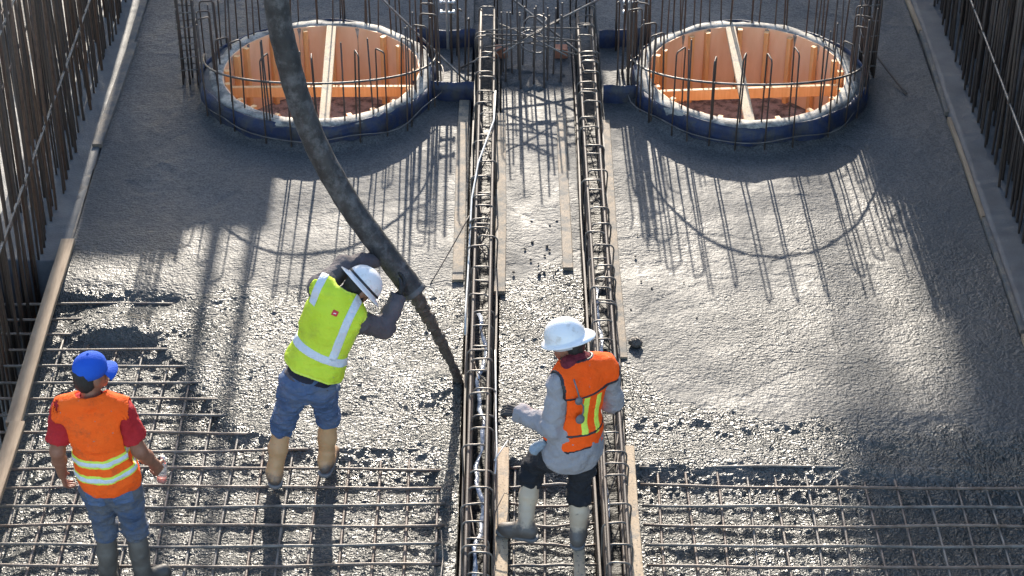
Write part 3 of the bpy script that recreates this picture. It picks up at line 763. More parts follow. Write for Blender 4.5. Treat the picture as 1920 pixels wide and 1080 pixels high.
loose_bar((-.46, 16.85, .01), (.88, 17.25, .55), .010, 'barsteel', "slanting bar crossing the starter bars up to the right")
loose_bar((3.18, 17.05, .16), (3.44, 16.36, .02), .011, 'rustdark', "short dark bar leaning on the slab right of the right opening")
loose_bar((-.62, 13.42, .0), (-.33, 14.05, .22), .005, 'rustdark', "thin tie rod leaning from the slab onto the left stirrup row", "tie_rod")
for x, lb in ((-.10, "red block at the foot of the starter bars, left one"), (.44, "red block at the foot of the starter bars, right one")):
    tag(obj("block", plank_mesh(.1, .12, .09, M['brickred'], 3, 0, 2), loc=(x, 17.05, .0)), lb, "block")

# cords and plastic strips in the stirrup rows
def ribbon(pts, wd, mat, name, label, cat):
    V = []; n = len(pts)
    for i, p in enumerate(pts):
        a = .6 * math.sin(i * .9) + .4 * math.sin(i * 2.3)
        for s in (-1, 1): V.append((p[0] + s * wd/2 * math.cos(a), p[1], p[2] + s * wd/2 * math.sin(a)))
    o = obj(name, make_mesh(V, [(2*i, 2*i+1, 2*i+3, 2*i+2) for i in range(n-1)], M[mat]))
    md = o.modifiers.new("thick", 'SOLIDIFY'); md.thickness = .003
    tag(o, label, cat)
ribbon([(-.215 + .025 * math.sin(i * .55) + .01 * math.sin(i * 1.7), 9.5 + i * .08, .06 + .03 * math.sin(i * .8)) for i in range(44)], .030, 'plastic', "plastic_strip", "crumpled pale plastic strip inside the left stirrup row", "plastic strip")
ribbon([(.612 + .012 * math.sin(i * .5), 9.5 + i * .08, .08 + .02 * math.sin(i * .7)) for i in range(22)], .026, 'plastic', "plastic_strip", "pale plastic strip inside the right stirrup row beside the standing worker", "plastic strip")
ribbon([(.632 + .01 * math.sin(i * .6), 12.3 + i * .08, .14 + .02 * math.sin(i * .9)) for i in range(12)], .03, 'plastic', "plastic_strip", "short plastic strip inside the right stirrup row above the white helmet", "plastic strip")
def cord(pts, r, mat, name, label):
    tag(obj(name, tube_mesh(pts, r, M[mat], 6)), label, "cord")
cord([(-.14, 15.9, .30), (-.15, 15.4, .30), (-.20, 15.1, .31), (-.27, 14.7, .31), (-.315, 14.2, .28), (-.325, 13.6, .2), (-.33, 13.2, .2), (-.338, 12.8, .2), (-.335, 12.5, .18)], .0075, 'cordw', "white_cord", "white cord hanging over the far half of the left stirrup row")
cord([(-.118, 12.2, .26), (-.112, 11.8, .25), (-.108, 11.4, .25), (-.10, 11.1, .24), (-.11, 10.85, .24)], .006, 'cordw', "white_cord", "white cord along the right side of the left stirrup row near the glove")
cord([(-.115, 10.95, .27), (-.06, 11.1, .26), (-.03, 11.25, .2), (-.02, 11.35, .08)], .005, 'cordw', "white_cord", "short looped white end of cord beside the left stirrup row")
cord([(-.12, 10.35, .02), (-.11, 10.55, .16), (-.05, 10.68, .22), (.02, 10.66, .2), (.05, 10.6, .12)], .004, 'rustdark', "tie_wire", "thin wire loop behind the raised boot")
cord([(-.46, 10.6, -.03), (-.44, 10.3, .0), (-.45, 10.05, .02), (-.40, 9.85, .0), (-.34, 9.75, .03)], .005, 'barsteel', "tie_wire", "bent wire on the bank left of the left stirrup row")

# ============================================================ PUMP HOSE AND STREAM
def catmull(P, n=8):
    P = [Vector(p) for p in P]; out = []
    for i in range(len(P) - 1):
        p0 = P[max(i-1, 0)]; p1 = P[i]; p2 = P[i+1]; p3 = P[min(i+2, len(P)-1)]
        for k in range(n):
            t = k / n
            out.append(.5 * ((2*p1) + (p2-p0)*t + (2*p0-5*p1+4*p2-p3)*t*t + (3*p1-p0-3*p2+p3)*t**3))
    out.append(P[-1]); return out
HOSE = [(-.640, 11.62, 1.150), (-.752, 11.66, 1.304), (-.915, 11.70, 1.545), (-1.075, 11.74, 1.80), (-1.236, 11.77, 2.15), (-1.340, 11.80, 2.482), (-1.405, 11.82, 2.812), (-1.450, 11.85, 3.165), (-1.50, 11.9, 4.2), (-1.50, 12.0, 5.6), (-1.45, 12.1, 7.4)]
hr = empty("pump_hose", HOSE[0])
hp = [p - Vector(HOSE[0]) for p in catmull(HOSE, 10)]
rad = [.078 + .0015 * math.sin(i * 1.3) for i in range(len(hp))]
V, F = tube(hp, rad, 20, caps=False)
# rolled lip and inner wall at the mouth
d0 = (hp[0] - hp[1]).normalized()
obj("hose_body", make_mesh(V, F, M['hose']), hr)
lip = [hp[2], hp[1], hp[0], hp[0] + d0 * .012, hp[0] + d0 * .014, hp[0] + d0 * .004, hp[1]]
V, F = tube(lip, [.0785, .082, .083, .081, .070, .062, .06], 20, caps=False); obj("hose_lip", make_mesh(V, F, M['ledge']), hr)
tag(hr, "long black concrete hose smeared with cement held by the lime vested worker", "hose")
SP = [(-.655, 11.63, 1.17), (-.615, 11.68, 1.03), (-.57, 11.76, .86), (-.52, 11.86, .67), (-.47, 11.96, .46), (-.42, 12.06, .24), (-.38, 12.14, .04), (-.36, 12.18, -.08)]
sp = catmull(SP, 9); rnd = random.Random(5)
rs = [max(.027, .048 - .016 * min(1, i / 40) + rnd.uniform(-.006, .006) + .004 * math.sin(i * 1.1)) for i in range(len(sp))]
rs[-6:] = [.038, .048, .06, .08, .11, .15]
V, F = tube(sp, rs, 12); V = [v + Vector((rnd.uniform(-.005, .005),) * 3) for v in V]
tag(obj("concrete_stream", make_mesh(V, F, M['stream'])), "brown stream of concrete falling from the hose mouth", "concrete stream")
rnd = random.Random(77)
def clod(loc, r, label, group=None):
    V = []; N, K = 9, 6
    for k in range(K + 1):
        th_ = math.pi * k / K
        for i in range(N):
            a = 2 * math.pi * i / N; rr = r * (1 + rnd.uniform(-.22, .22))
            V.append((rr * math.sin(th_) * math.cos(a), rr * math.sin(th_) * math.sin(a), rr * .7 * math.cos(th_)))
    F = [(k*N + i, (k+1)*N + i, (k+1)*N + (i+1) % N, k*N + (i+1) % N) for k in range(K) for i in range(N)]
    tag(obj("concrete_clod", make_mesh(V, F, M['stream']), loc=loc), label, "clod", group)
clod((.90, 12.62, .03), .05, "dark lump of concrete beside the right stirrup row near the white helmet")
for q in range(16):
    clod((rnd.uniform(.0, .36), 13.55 + abs(rnd.gauss(0, .35)), .006), rnd.uniform(.007, .014), "small dark concrete clod scattered on the middle strip", "clods on the middle strip")
for q in range(9):
    clod((.86 + abs(rnd.gauss(0, .22)), rnd.uniform(12.5, 14.6), .006), rnd.uniform(.006, .012), "small dark concrete clod on the slab along the right stirrup row", "clods beside the right stirrup row")

#PEOPLE#
# ============================================================ PEOPLE (signed distance fields turned into meshes)
A = lambda p: np.array(p, dtype=np.float64)
def unit(v): v = A(v); return v / np.linalg.norm(v)
def smin(a, b, k):
    h = np.maximum(k - np.abs(a - b), 0) / k
    return np.minimum(a, b) - h * h * k * .25
def rc(a, b, r1, r2=None): return ('rc', A(a), A(b), r1, r1 if r2 is None else r2)
def el(c, Rm, rad): return ('el', A(c), Rm, A(rad))            # Rm rows: local axes
def evalp(p, X, Y, Z, off):
    if p[0] == 'rc':
        a, b = p[1], p[2]; d = b - a; L2 = max(1e-9, d.dot(d))
        px, py, pz = X - a[0], Y - a[1], Z - a[2]
        t = np.clip((px * d[0] + py * d[1] + pz * d[2]) / L2, 0, 1)
        return np.sqrt((px - t*d[0])**2 + (py - t*d[1])**2 + (pz - t*d[2])**2) - (p[3] + (p[4] - p[3]) * t) - off
    c, Rm, r = p[1], p[2], p[3] + off
    px, py, pz = X - c[0], Y - c[1], Z - c[2]
    q = [Rm[i][0]*px + Rm[i][1]*py + Rm[i][2]*pz for i in range(3)]
    k0 = np.sqrt((q[0]/r[0])**2 + (q[1]/r[1])**2 + (q[2]/r[2])**2)
    k1 = np.sqrt((q[0]/r[0]**2)**2 + (q[1]/r[1]**2)**2 + (q[2]/r[2]**2)**2)
    return k0 * (k0 - 1) / np.maximum(k1, 1e-6)
def pbox(p, off, m):
    if p[0] == 'rc':
        r = max(p[3], p[4]) + off + m; return np.minimum(p[1], p[2]) - r, np.maximum(p[1], p[2]) + r
    r = p[3].max() + off + m; return p[1] - r, p[1] + r
class Field:
    def __init__(s, prims, off=0, k=.03, h=.0065, pad=.03):
        lo = np.min([pbox(p, off, pad)[0] for p in prims], 0); hi = np.max([pbox(p, off, pad)[1] for p in prims], 0)
        s.lo, s.h = lo, h; s.n = np.ceil((hi - lo) / h).astype(int) + 1
        s.F = np.full(s.n, .2, dtype=np.float32)
        for p in prims: s.add(p, off, k)
    def ax(s): return [s.lo[i] + s.h * np.arange(s.n[i]) for i in range(3)]
    def region(s, lo, hi):
        i0 = np.clip(np.floor((lo - s.lo) / s.h).astype(int), 0, s.n); i1 = np.clip(np.ceil((hi - s.lo) / s.h).astype(int) + 1, 0, s.n)
        sl = tuple(slice(a, b) for a, b in zip(i0, i1)); g_ = s.ax()
        return sl, g_[0][sl[0]][:, None, None], g_[1][sl[1]][None, :, None], g_[2][sl[2]][None, None, :]
    def add(s, p, off=0, k=.03):
        sl, X, Y, Z = s.region(*pbox(p, off, k + 3 * s.h)); s.F[sl] = smin(s.F[sl], evalp(p, X, Y, Z, off), k); return s
    def sub(s, p, off=0, k=.01):
        sl, X, Y, Z = s.region(*pbox(p, off, k + 3 * s.h)); s.F[sl] = -smin(-s.F[sl], evalp(p, X, Y, Z, off), k); return s
    def keep(s, pt, nrm, wav=0, wf=20, seed=0):
        """keep the side the normal points away from"""
        nrm = unit(nrm); X, Y, Z = s.region(s.lo, s.lo + s.h * s.n)[1:]
        d = (X - pt[0]) * nrm[0] + (Y - pt[1]) * nrm[1] + (Z - pt[2]) * nrm[2]
        if wav: d = d + wav * (np.sin(X * wf + seed) + np.sin(Y * wf * .8 + seed * 2) + Z * 0)
        s.F = np.maximum(s.F, d.astype(np.float32)); return s
    def slab(s, pt, nrm, half, off=.004, curve=None):
        nrm = unit(nrm); X, Y, Z = s.region(s.lo, s.lo + s.h * s.n)[1:]
        d = (X - pt[0]) * nrm[0] + (Y - pt[1]) * nrm[1] + (Z - pt[2]) * nrm[2]
        o = s.clone(); o.F = np.maximum(s.F - off, np.abs(d).astype(np.float32) - half); return o
    def clone(s):
        o = object.__new__(Field); o.lo, o.h, o.n, o.F = s.lo, s.h, s.n, s.F.copy(); return o
    def folds(s, amp, fx, fy, fz, seed=0, oct2=.4):
        idx = np.nonzero(np.abs(s.F) < .05); P = [s.lo[i] + s.h * idx[i] for i in range(3)]
        n = vnoise3(P[0]*fx + seed, P[1]*fy + seed*2.3, P[2]*fz) + oct2 * vnoise3(P[0]*fx*2.3, P[1]*fy*2.3 + seed, P[2]*fz*2.3)
        s.F[idx] += (amp * n).astype(np.float32); return s
    def mesh(s, mat, origin):
        F = s.F; ins = F < 0
        n0, n1, n2 = F.shape
        cnt = np.zeros((n0-1, n1-1, n2-1), dtype=np.int8)
        for i in (0, 1):
            for j in (0, 1):
                for k in (0, 1): cnt += ins[i:n0-1+i, j:n1-1+j, k:n2-1+k]
        cells = np.nonzero((cnt > 0) & (cnt < 8)); nc = len(cells[0])
        cid = np.full(cnt.shape, -1, dtype=np.int64); cid[cells] = np.arange(nc)
        c = np.stack(cells, -1); acc = np.zeros((nc, 3)); num = np.zeros(nc)
        for axis in range(3):
            oth = [q for q in range(3) if q != axis]
            for a in (0, 1):
                for b in (0, 1):
                    o0 = np.zeros(3, int); o0[oth[0]] = a; o0[oth[1]] = b; o1 = o0.copy(); o1[axis] = 1
                    f0 = F[tuple((c + o0).T)]; f1 = F[tuple((c + o1).T)]
                    m = (f0 < 0) != (f1 < 0); t = np.where(m, f0 / np.where(m, f0 - f1, 1), 0)
                    pt = (c + o0).astype(float); pt[:, axis] += t
                    acc += np.where(m[:, None], pt, 0); num += m
        V = acc / num[:, None] * s.h + s.lo - A(origin)
        Q = []
        for axis in range(3):
            o1, o2 = (axis + 1) % 3, (axis + 2) % 3
            sl0 = [slice(None)] * 3; sl1 = [slice(None)] * 3; sl0[axis] = slice(0, -1); sl1[axis] = slice(1, None)
            ch = ins[tuple(sl0)] != ins[tuple(sl1)]; e = np.stack(np.nonzero(ch), -1)
            e = e[(e[:, o1] > 0) & (e[:, o2] > 0) & (e[:, o1] < F.shape[o1]-1) & (e[:, o2] < F.shape[o2]-1)]
            st = ins[tuple(e.T)]
            def cell(d1, d2): q = e.copy(); q[:, o1] += d1; q[:, o2] += d2; return cid[tuple(q.T)]
            qd = np.stack([cell(-1, -1), cell(0, -1), cell(0, 0), cell(-1, 0)], -1)
            qd[~st] = qd[~st][:, ::-1]; Q.append(qd)
        Q = np.concatenate(Q); Q = Q[(Q >= 0).all(1)]
        return make_mesh(V, Q, mat)

def frame(up, right):
    up = unit(up); right = A(right) - up * np.dot(A(right), up); right = unit(right); fwd = np.cross(up, right)
    return np.array([right, fwd, up])
def hand_prims(W, f, n, side, curl=(.5, .55, .45), sc_=1.0, spread=.012, rad=.0088, thumb_in=.5):
    """palm, four unequal fingers and a thumb; f: along the hand, n: the way the palm faces, side: thumb side"""
    f = unit(f); n = unit(A(n) - f * np.dot(A(n), f)); s_ = unit(A(side) - f*np.dot(A(side), f) - n*np.dot(A(side), n)); W = A(W)
    P = [rc(W - f*.03, W + f*.01, .029, .027)]
    for q in (-.022, -.008, .008, .022): P.append(rc(W + f*.01 + s_*q*.8, W + f*.082*sc_ + s_*q*1.25, .0145, .0125))
    for i, (q, L) in enumerate(((.030, .92), (.010, 1.03), (-.010, .96), (-.029, .76))):
        p = W + f*.085*sc_ + s_*q; ang = 0; d = f + s_ * q * spread * 20
        for j, l_ in enumerate((.042, .027, .021)):
            ang += curl[j] * (1 + .12 * i); dd = unit(unit(d) * math.cos(ang) + n * math.sin(ang))
            e_ = p + dd * l_ * L * sc_; P.append(rc(p, e_, rad * (1 - .08*j), rad * (.94 - .08*j))); p = e_
    p = W + f*.022 + s_*.026; d1 = unit(f*.75 + s_*.75 + n*.25); d2 = unit(f*.9 + s_*.25 + n*thumb_in); d3 = unit(f*.9 - s_*.05 + n*(thumb_in + .25))
    for d, l_, r0 in ((d1, .038, .0135), (d2, .032, .011), (d3, .025, .0098)):
        e_ = p + d*l_*sc_; P.append(rc(p, e_, r0, r0*.92)); p = e_
    return P
def lathe_hat(mat, prof, ab, brim_fn, N=48, ridge=0):
    """prof: list of (radius factor, z, is_brim); ellipse half axes ab = (side, front)"""
    V, F = [], []; P = len(prof)
    for i in range(N):
        t = 2 * math.pi * i / N
        for (rf, z, b) in prof:
            e_ = brim_fn(t) * b
            x = (ab[0] * rf + e_) * math.sin(t); y = (ab[1] * rf + e_) * math.cos(t)
            zz = z - .25 * e_ * b
            if ridge and b == 0 and rf > .05: zz += ridge * math.exp(-(x / .022) ** 2) * (1 - rf * .6) + ridge * .6 * (math.exp(-((x - .05) / .012) ** 2) + math.exp(-((x + .05) / .012) ** 2)) * (1 - rf)
            V.append((x, y, zz))
    for i in range(N):
        for j in range(P - 1): F.append((i*P + j, ((i+1) % N)*P + j, ((i+1) % N)*P + j + 1, i*P + j + 1))
    return make_mesh(V, F, mat)
DOME = [(math.sin(t), .118 * math.cos(t) ** .92 if t < 1.55 else 0, 0) for t in [1e-3, .2, .4, .6, .8, 1.0, 1.2, 1.4, 1.55]]
HATPROF = DOME + [(1.01, -.008, 0), (1.02, -.012, .5), (1.02, -.014, 1), (1.02, -.019, 1), (1.0, -.017, .3), (.96, -.012, 0)] + [(math.sin(t)*.95, .112 * max(0, math.cos(t)) ** .92 - .004, 0) for t in [1.5, 1.2, .9, .6, .3, 1e-3]]
def place_local(o, base, pos, Rm):
    """Rm rows are right, front, up"""
    m = Matrix(((Rm[0][0], Rm[1][0], Rm[2][0]), (Rm[0][1], Rm[1][1], Rm[2][1]), (Rm[0][2], Rm[1][2], Rm[2][2])))
    o.rotation_mode = 'QUATERNION'; o.rotation_quaternion = m.to_quaternion(); o.location = Vector(A(pos) - A(base))
def head_frame(face, up):
    up = unit(up); f_ = unit(A(face) - up * np.dot(A(face), up)); return np.array([np.cross(f_, up), f_, up])

def person(J, look, label):
    base = A((J['pelvis'][0], J['pelvis'][1], look['ground'])); root = empty("person", tuple(base))
    J = {k: A(v) if not isinstance(v, dict) else v for k, v in J.items()}
    up = unit(J['neck'] - J['pelvis']); Rt = frame(up, J['shR'] - J['shL']); r_, f_, u_ = Rt
    S = np.linalg.norm(J['neck'] - J['pelvis'])
    at = lambda t, x=0, y=0: J['pelvis'] + up * S * t + r_ * x + f_ * y
    bw = look.get('build', 1.0)
    pel = frame(up * .5 + A((0, 0, .5)), J['hipR'] - J['hipL'])
    torso = [el(at(.68, 0, .005), Rt, (.165*bw, .115*bw, .20)), el(at(.80, 0, -.005), Rt, (.17*bw, .10, .12)), el(at(.36, 0, .01), Rt, (.148*bw, .112*bw, .17)),
             el((J['hipL'] + J['hipR']) / 2 + A((0, 0, .03)), pel, (.165*bw, .122*bw, .13)), rc(J['shL'], at(.98), .060, .062), rc(J['shR'], at(.98), .060, .062)]
    arm = {s: [rc(J['sh'+s], J['el'+s], .056, .043), rc(J['el'+s], J['el'+s]*.6 + J['wr'+s]*.4, .043, .042), rc(J['el'+s]*.6 + J['wr'+s]*.4, J['wr'+s], .041, .029)] for s in 'LR'}
    leg = {s: [rc(J['hip'+s], J['kn'+s], .088, .060), rc(J['kn'+s], J['kn'+s]*.6 + J['an'+s]*.4, .058, .057), rc(J['kn'+s]*.6 + J['an'+s]*.4, J['an'+s], .055, .042)] for s in 'LR'}
    foot = {}
    for s in 'LR':
        t_ = unit(J['toe'+s]); a_ = J['an'+s]; nrm_ = J.get('sole'+s, A((0, 0, -1.)))
        foot[s] = (t_, a_, unit(nrm_))
    Rh = head_frame(J['face'], J['headup']); hr_, hf, hu = Rh; hc = J['head']
    head = [el(hc + hu*.022 - hf*.008, Rh, (.075, .095, .100)), el(hc - hu*.045 + hf*.032, Rh, (.054, .056, .062)), el(hc - hu*.01 + hf*.045, Rh, (.058, .045, .07)),
            rc(hc + hf*.088 + hu*.012, hc + hf*.108 - hu*.022, .009, .0135), el(hc + hf*.088 - hu*.058, Rh, (.024, .012, .007)), el(hc + hf*.086 - hu*.07, Rh, (.022, .012, .007)),
            rc(hc + hf*.088 + hu*.036 - hr_*.03, hc + hf*.088 + hu*.036 + hr_*.03, .010), el(hc + hf*.078 - hu*.095, Rh, (.022, .02, .018)),
            rc(J['neck'] - up*.02, hc - hu*.055 - hf*.015, .058, .054)]
    for sg in (-1, 1): head.append(el(hc + hr_*sg*.079 - hu*.012 - hf*.012, Rh, (.010, .020, .032)))
    hands = {}
    for s in 'LR':
        h_ = look['hand'+s]; hands[s] = hand_prims(J['wr'+s], h_['f'], h_['n'], h_['side'], h_.get('curl', (.35, .4, .35)))
    feetp = []
    for s in 'LR':
        t_, a_, n_ = foot[s]; feetp += [rc(a_ + n_*.035 - t_*.03, a_ + n_*.045 + t_*.12, .034, .028)]
    slim = lambda p: el(p[1], p[2], p[3] - .016) if p[0] == 'el' else rc(p[1], p[2], p[3] - .014, p[4] - .014)
    under_arm = (lambda p: slim(p)) if look['sleeve'] >= 1 else (lambda p: p)
    allp = [slim(p) for p in torso + leg['L'] + leg['R']] + [under_arm(p) for p in arm['L'] + arm['R']] + head + feetp
    B = Field(allp, 0, .028)
    for s in 'LR':
        for q, p in enumerate(hands[s]): B.add(p, 0, .012 if q < 5 else .005)
    for sg in (-1, 1): B.sub(el(hc + hf*.10 + hr_*sg*.031 + hu*.012, Rh, (.017, .018, .011)), 0, .012)
    B.sub(rc(hc + hf*.104 - hu*.0645 - hr_*.022, hc + hf*.104 - hu*.0645 + hr_*.022, .004), 0, .004)
    obj("body", B.mesh(M[look['skin']], base), root)
    for sg in (-1, 1):
        ey = Field([el(hc + hf*.084 + hr_*sg*.031 + hu*.012, Rh, (.0125, .0125, .0115))], 0, .01, .003); eo = obj("eye", ey.mesh(M['eyewhite'], base), root)
        ir = Field([el(hc + hf*.094 + hr_*sg*.031 + hu*.012, Rh, (.0055, .004, .0055))], 0, .01, .0018); obj("iris", ir.mesh(M['iris'], base), eo)
    # hair
    Hh = Field([el(hc + hu*.022 - hf*.012, Rh, (.080, .100, .105)), el(hc - hu*.03 - hf*.055, Rh, (.062, .045, .065))], .002, .03, .006)
    Hh.keep(hc + hf*.045 + hu*.03, hf*.9 - hu*.45); Hh.folds(.004, 60, 60, 20)
    for sg in (-1, 1): Hh.sub(el(hc + hr_*sg*.085 - hu*.03 + hf*.015, Rh, (.03, .03, .045)), 0, .01)
    obj("hair", Hh.mesh(M['hair'], base), root)
    # shirt
    sp_ = torso[:4] + [rc(J['shL'], at(.97), .062, .066), rc(J['shR'], at(.97), .062, .066)]
    ks = look['sleeve']; so_ = look.get('shirt_off', .012)
    for s in 'LR':
        if ks < 1: sp_.append(rc(J['sh'+s], J['sh'+s]*(1-ks) + J['el'+s]*ks, .060, .064))
        else: sp_ += [rc(J['sh'+s], J['el'+s], .060, .052), rc(J['el'+s], J['wr'+s], .052, .042)]
    hem = look['shirt_hem']
    if look.get('shirt_skirt'): sp_ += [el(at(.12, 0, -.005), Rt, (.185*bw, .14*bw, .22)), el(at(-.05, 0, -.01), Rt, (.195*bw, .15*bw, .16))]
    Sh = Field(sp_, so_, .03); Sh.folds(look.get('fold', .007), 11, 11, 16, 3); Sh.folds(.0065, 24, 24, 30, 8)
    Sh.keep(at(hem), -up, .004, 25, 1)
    Sh.sub(rc(J['neck'] - up*.01 + f_*.02, J['neck'] + up*.12, .058, .07), 0, .01)
    for s in 'LR':
        if ks < 1: d = unit(J['el'+s] - J['sh'+s]); c_ = J['sh'+s]*(1-ks) + J['el'+s]*ks; Sh.sub(rc(c_ + d*.065, c_ + d*.3, .10), 0, .008)
        else: d = unit(J['wr'+s] - J['el'+s]); Sh.sub(rc(J['wr'+s] + d*.055, J['wr'+s] + d*.22, .07), 0, .006)
    obj("shirt", Sh.mesh(M[look['shirt']], base), root)
    if look.get('under'):
        Un = Field([torso[2], torso[3]], .022, .03); Un.keep(at(.06), -up, .003, 30, 2); Un.keep(at(.4), up); obj("undershirt", Un.mesh(M[look['under']], base), root)
    # trousers
    tp_ = [torso[3], torso[2]]
    for s in 'LR': tp_ += [rc(J['hip'+s], J['kn'+s], .090, .055), rc(J['kn'+s], J['kn'+s] + unit(J['an'+s] - J['kn'+s]) * (look.get('boot_gap', .07) - .05), .058, .066)]
    Tr = Field(tp_, look.get('pant_off', .014), .03); Tr.folds(.011, 9, 9, 26, 9, .6); Tr.folds(.007, 24, 24, 44, 5, .4)
    Tr.keep(at(.26), up)
    tro = obj("trousers", Tr.mesh(M[look['pants']], base), root)
    # boots
    for s in 'LR':
        t_, a_, n_ = foot[s]; kn = J['kn'+s]; d = unit(a_ - kn); side_ = unit(np.cross(t_, -n_))
        top = kn + d * (look.get('boot_gap', .07) - .03)
        bp = [rc(top - d*.02, kn*.5 + a_*.5, .061, .060), rc(kn*.5 + a_*.5, a_ + n_*.01, .060, .053), rc(a_ + n_*.04 - t_*.035, a_ + n_*.042 + t_*.03, .048, .048),
              rc(a_ + n_*.02 + t_*.02, a_ + n_*.05 + t_*.14, .050, .042), rc(a_ + n_*.052 + t_*.10 - side_*.008, a_ + n_*.052 + t_*.15 + side_*.008, .044, .042)]
        Bt = Field(bp, 0, .03); Bt.folds(.006, 10, 10, 18, 4)
        Bt.keep(top, -d, .003, 40, 1); Bt.keep(a_ + n_*.082, n_)
        bo = obj("boot", Bt.mesh(M[look['boots']], base), root)
        q1 = unit(np.cross(d, A((0, 1., .2)))); q2 = np.cross(d, q1)
        obj("boot_rim", tube_mesh([Vector(top + d*.004 + (q1*math.cos(k*math.pi/10) + q2*math.sin(k*math.pi/10))*.062 - base) for k in range(20)], .006, M[look['boots']], 8, True), bo)
        sol = Field([rc(a_ + n_*.075 - t_*.04, a_ + n_*.075 + t_*.04, .050, .045), rc(a_ + n_*.075 + t_*.04, a_ + n_*.075 + t_*.155, .046, .046)], 0, .02)
        sol.keep(a_ + n_*.092, n_); sol.keep(a_ + n_*.066, -n_); obj("sole", sol.mesh(M['greyrub'], base), bo)
    # gloves
    if look.get('gloves'):
        for s in 'LR':
            G_ = Field(hands[s] + [rc(J['wr'+s] - unit(look['hand'+s]['f'])*.05, J['wr'+s], .036, .032)], .0030, .0035, .0036); obj("glove", G_.mesh(M['glove'], base), root)
    return dict(tr=Tr, tro=tro, root=root, base=base, at=at, r=r_, f=f_, u=u_, torso=torso, arm=arm, J=J, Rh=Rh, hc=hc, Rt=Rt, bw=bw, S=S)

def vest(P, mat, off, hem, arm_r, edge=None, wav=.004, neck_r=.085, out=.075, outL=None):
    J, at, up = P['J'], P['at'], P['u']; bw = P['bw']
    pr = P['torso'][:3] + [rc(J['shL'], at(.985), .060, .066), rc(J['shR'], at(.985), .060, .066), el(at(.16, 0, 0), P['Rt'], (.168*bw, .130*bw, .22))]
    def build(o_, h_, ar, nr):
        Vf = Field(pr, o_, .03); Vf.folds(.013, 10, 10, 6, 6, .35); Vf.folds(.008, 6, 6, 26, 11, .4); Vf.folds(.0035, 24, 24, 18, 3, .4)
        for p in P['torso'][:3] + pr[3:5]: Vf.add(p, o_, .02)
        Vf.keep(at(h_), -up, wav, 22, 4)
        Vf.sub(rc(J['neck'] + P['f']*.03, J['neck'] + up*.14 + P['f']*.04, nr, nr + .03), 0, .008)
        for s, sg in (('L', -1), ('R', 1)):
            d = unit(J['el'+s] - J['sh'+s]); o2 = P['r'] * sg; ou = outL if (s == 'L' and outL) else out
            Vf.sub(rc(J['sh'+s] + o2*ou, J['sh'+s] + o2*(ou + .01) - up*.16, ar, ar), 0, .01)
            for a in P['arm'][s][:2]: Vf.sub(a, .030 if ar else .02, .012)
        return Vf
    F1 = build(off, hem, arm_r, neck_r)
    vo = obj("vest", F1.mesh(M[mat], P['base']), P['root'])
    if edge:
        F2 = build(off - .0015, hem - .022, arm_r - .012, neck_r - .012); obj("piping", F2.mesh(M[edge], P['base']), vo)
    return F1, vo
def stripe(P, F1, vo, pt, nrm, half, mat, off=.004, lim=(), name="reflective_stripe"):
    o = F1.slab(pt, nrm, half, off)
    for (p_, n_) in lim: o.keep(p_, n_)
    obj(name, o.mesh(M[mat], P['base']), vo)
def hard_hat(P, up, face, side=.118, front=.142, brim=.032, peak=.02, lift=.035, ridge=.006, band=None, strap=False):
    Rm = head_frame(face, up); N = Rm[2]
    me = lathe_hat(M['hatw'], HATPROF, (side, front), lambda t: brim + peak * max(0, math.cos(t)) ** 3, 64, ridge)
    o = obj("hard_hat", me, P['root']); place_local(o, P['base'], P['hc'] + N * lift, Rm)
    if band:
        bp_ = [(1.005*.99, .016, 0), (1.012, .016, 0), (1.02, .002, 0), (1.0, .0, 0)]
        bm_ = lathe_hat(M['hatband'], bp_, (side * .985 + .003, front * .985 + .003), lambda t: 0, 48); b = obj("hat_band", bm_, o)
    if strap:
        sm_ = lathe_hat(M['silver'], [(.82, -.01, 0), (.83, -.06, 0), (.80, -.06, 0), (.79, -.01, 0)], (side, front), lambda t: 0, 48); obj("suspension_band", sm_, o)
    return o

# ---- worker with the blue cap
J1 = dict(pelvis=(-2.440, 10.08, .80), hipL=(-2.525, 10.08, .76), hipR=(-2.355, 10.08, .76), knL=(-2.520, 10.13, .37), knR=(-2.338, 10.13, .37),
          anL=(-2.535, 10.08, .045), anR=(-2.318, 10.08, .045), toeL=(-.10, 1, 0), toeR=(.75, .66, 0),
          neck=(-2.488, 10.07, 1.425), head=(-2.480, 10.115, 1.585), headup=(-.02, .05, 1), face=(.72, .69, -.08),
          shL=(-2.662, 10.07, 1.352), shR=(-2.312, 10.07, 1.352), elL=(-2.722, 10.03, 1.075), wrL=(-2.738, 10.12, .835),
          elR=(-2.235, 10.05, 1.065), wrR=(-2.178, 10.20, .835))
L1 = dict(ground=-.045, skin='skin', shirt='red', sleeve=.72, shirt_hem=.05, pants='denim_d', boots='boot_grey', boot_gap=.04, shirt_off=.014,
          handL=dict(f=(-.02, .25, -1), n=(.9, .3, .1), side=(.2, 1, .2), curl=(.45, .5, .4)),
          handR=dict(f=(.10, .45, -.9), n=(-.75, .5, .1), side=(.3, .9, .4), curl=(.75, .8, .6)))
P1 = person(J1, L1, "")
def pockets(P, t, xs):
    tp_ = P['tr']
    for x in xs:
        q = tp_.slab(P['at'](t, x, 0), P['r'], .058, .005); q.keep(P['at'](t, x, 0), P['f']); q.keep(P['at'](t + .10, x), P['u']); q.keep(P['at'](t - .13, x), -P['u'])
        obj("back_pocket", q.mesh(M['denim'], P['base']), P['tro'])
pockets(P1, -.02, (-.085, .085))
tag(P1['root'], "person in blue cap and orange vest over red shirt, holding a bottle, seen from behind", "person")
F1, v1 = vest(P1, 'vest_o', .030, -.02, .075)
tl = unit(P1['u'] - P1['r'] * .06)
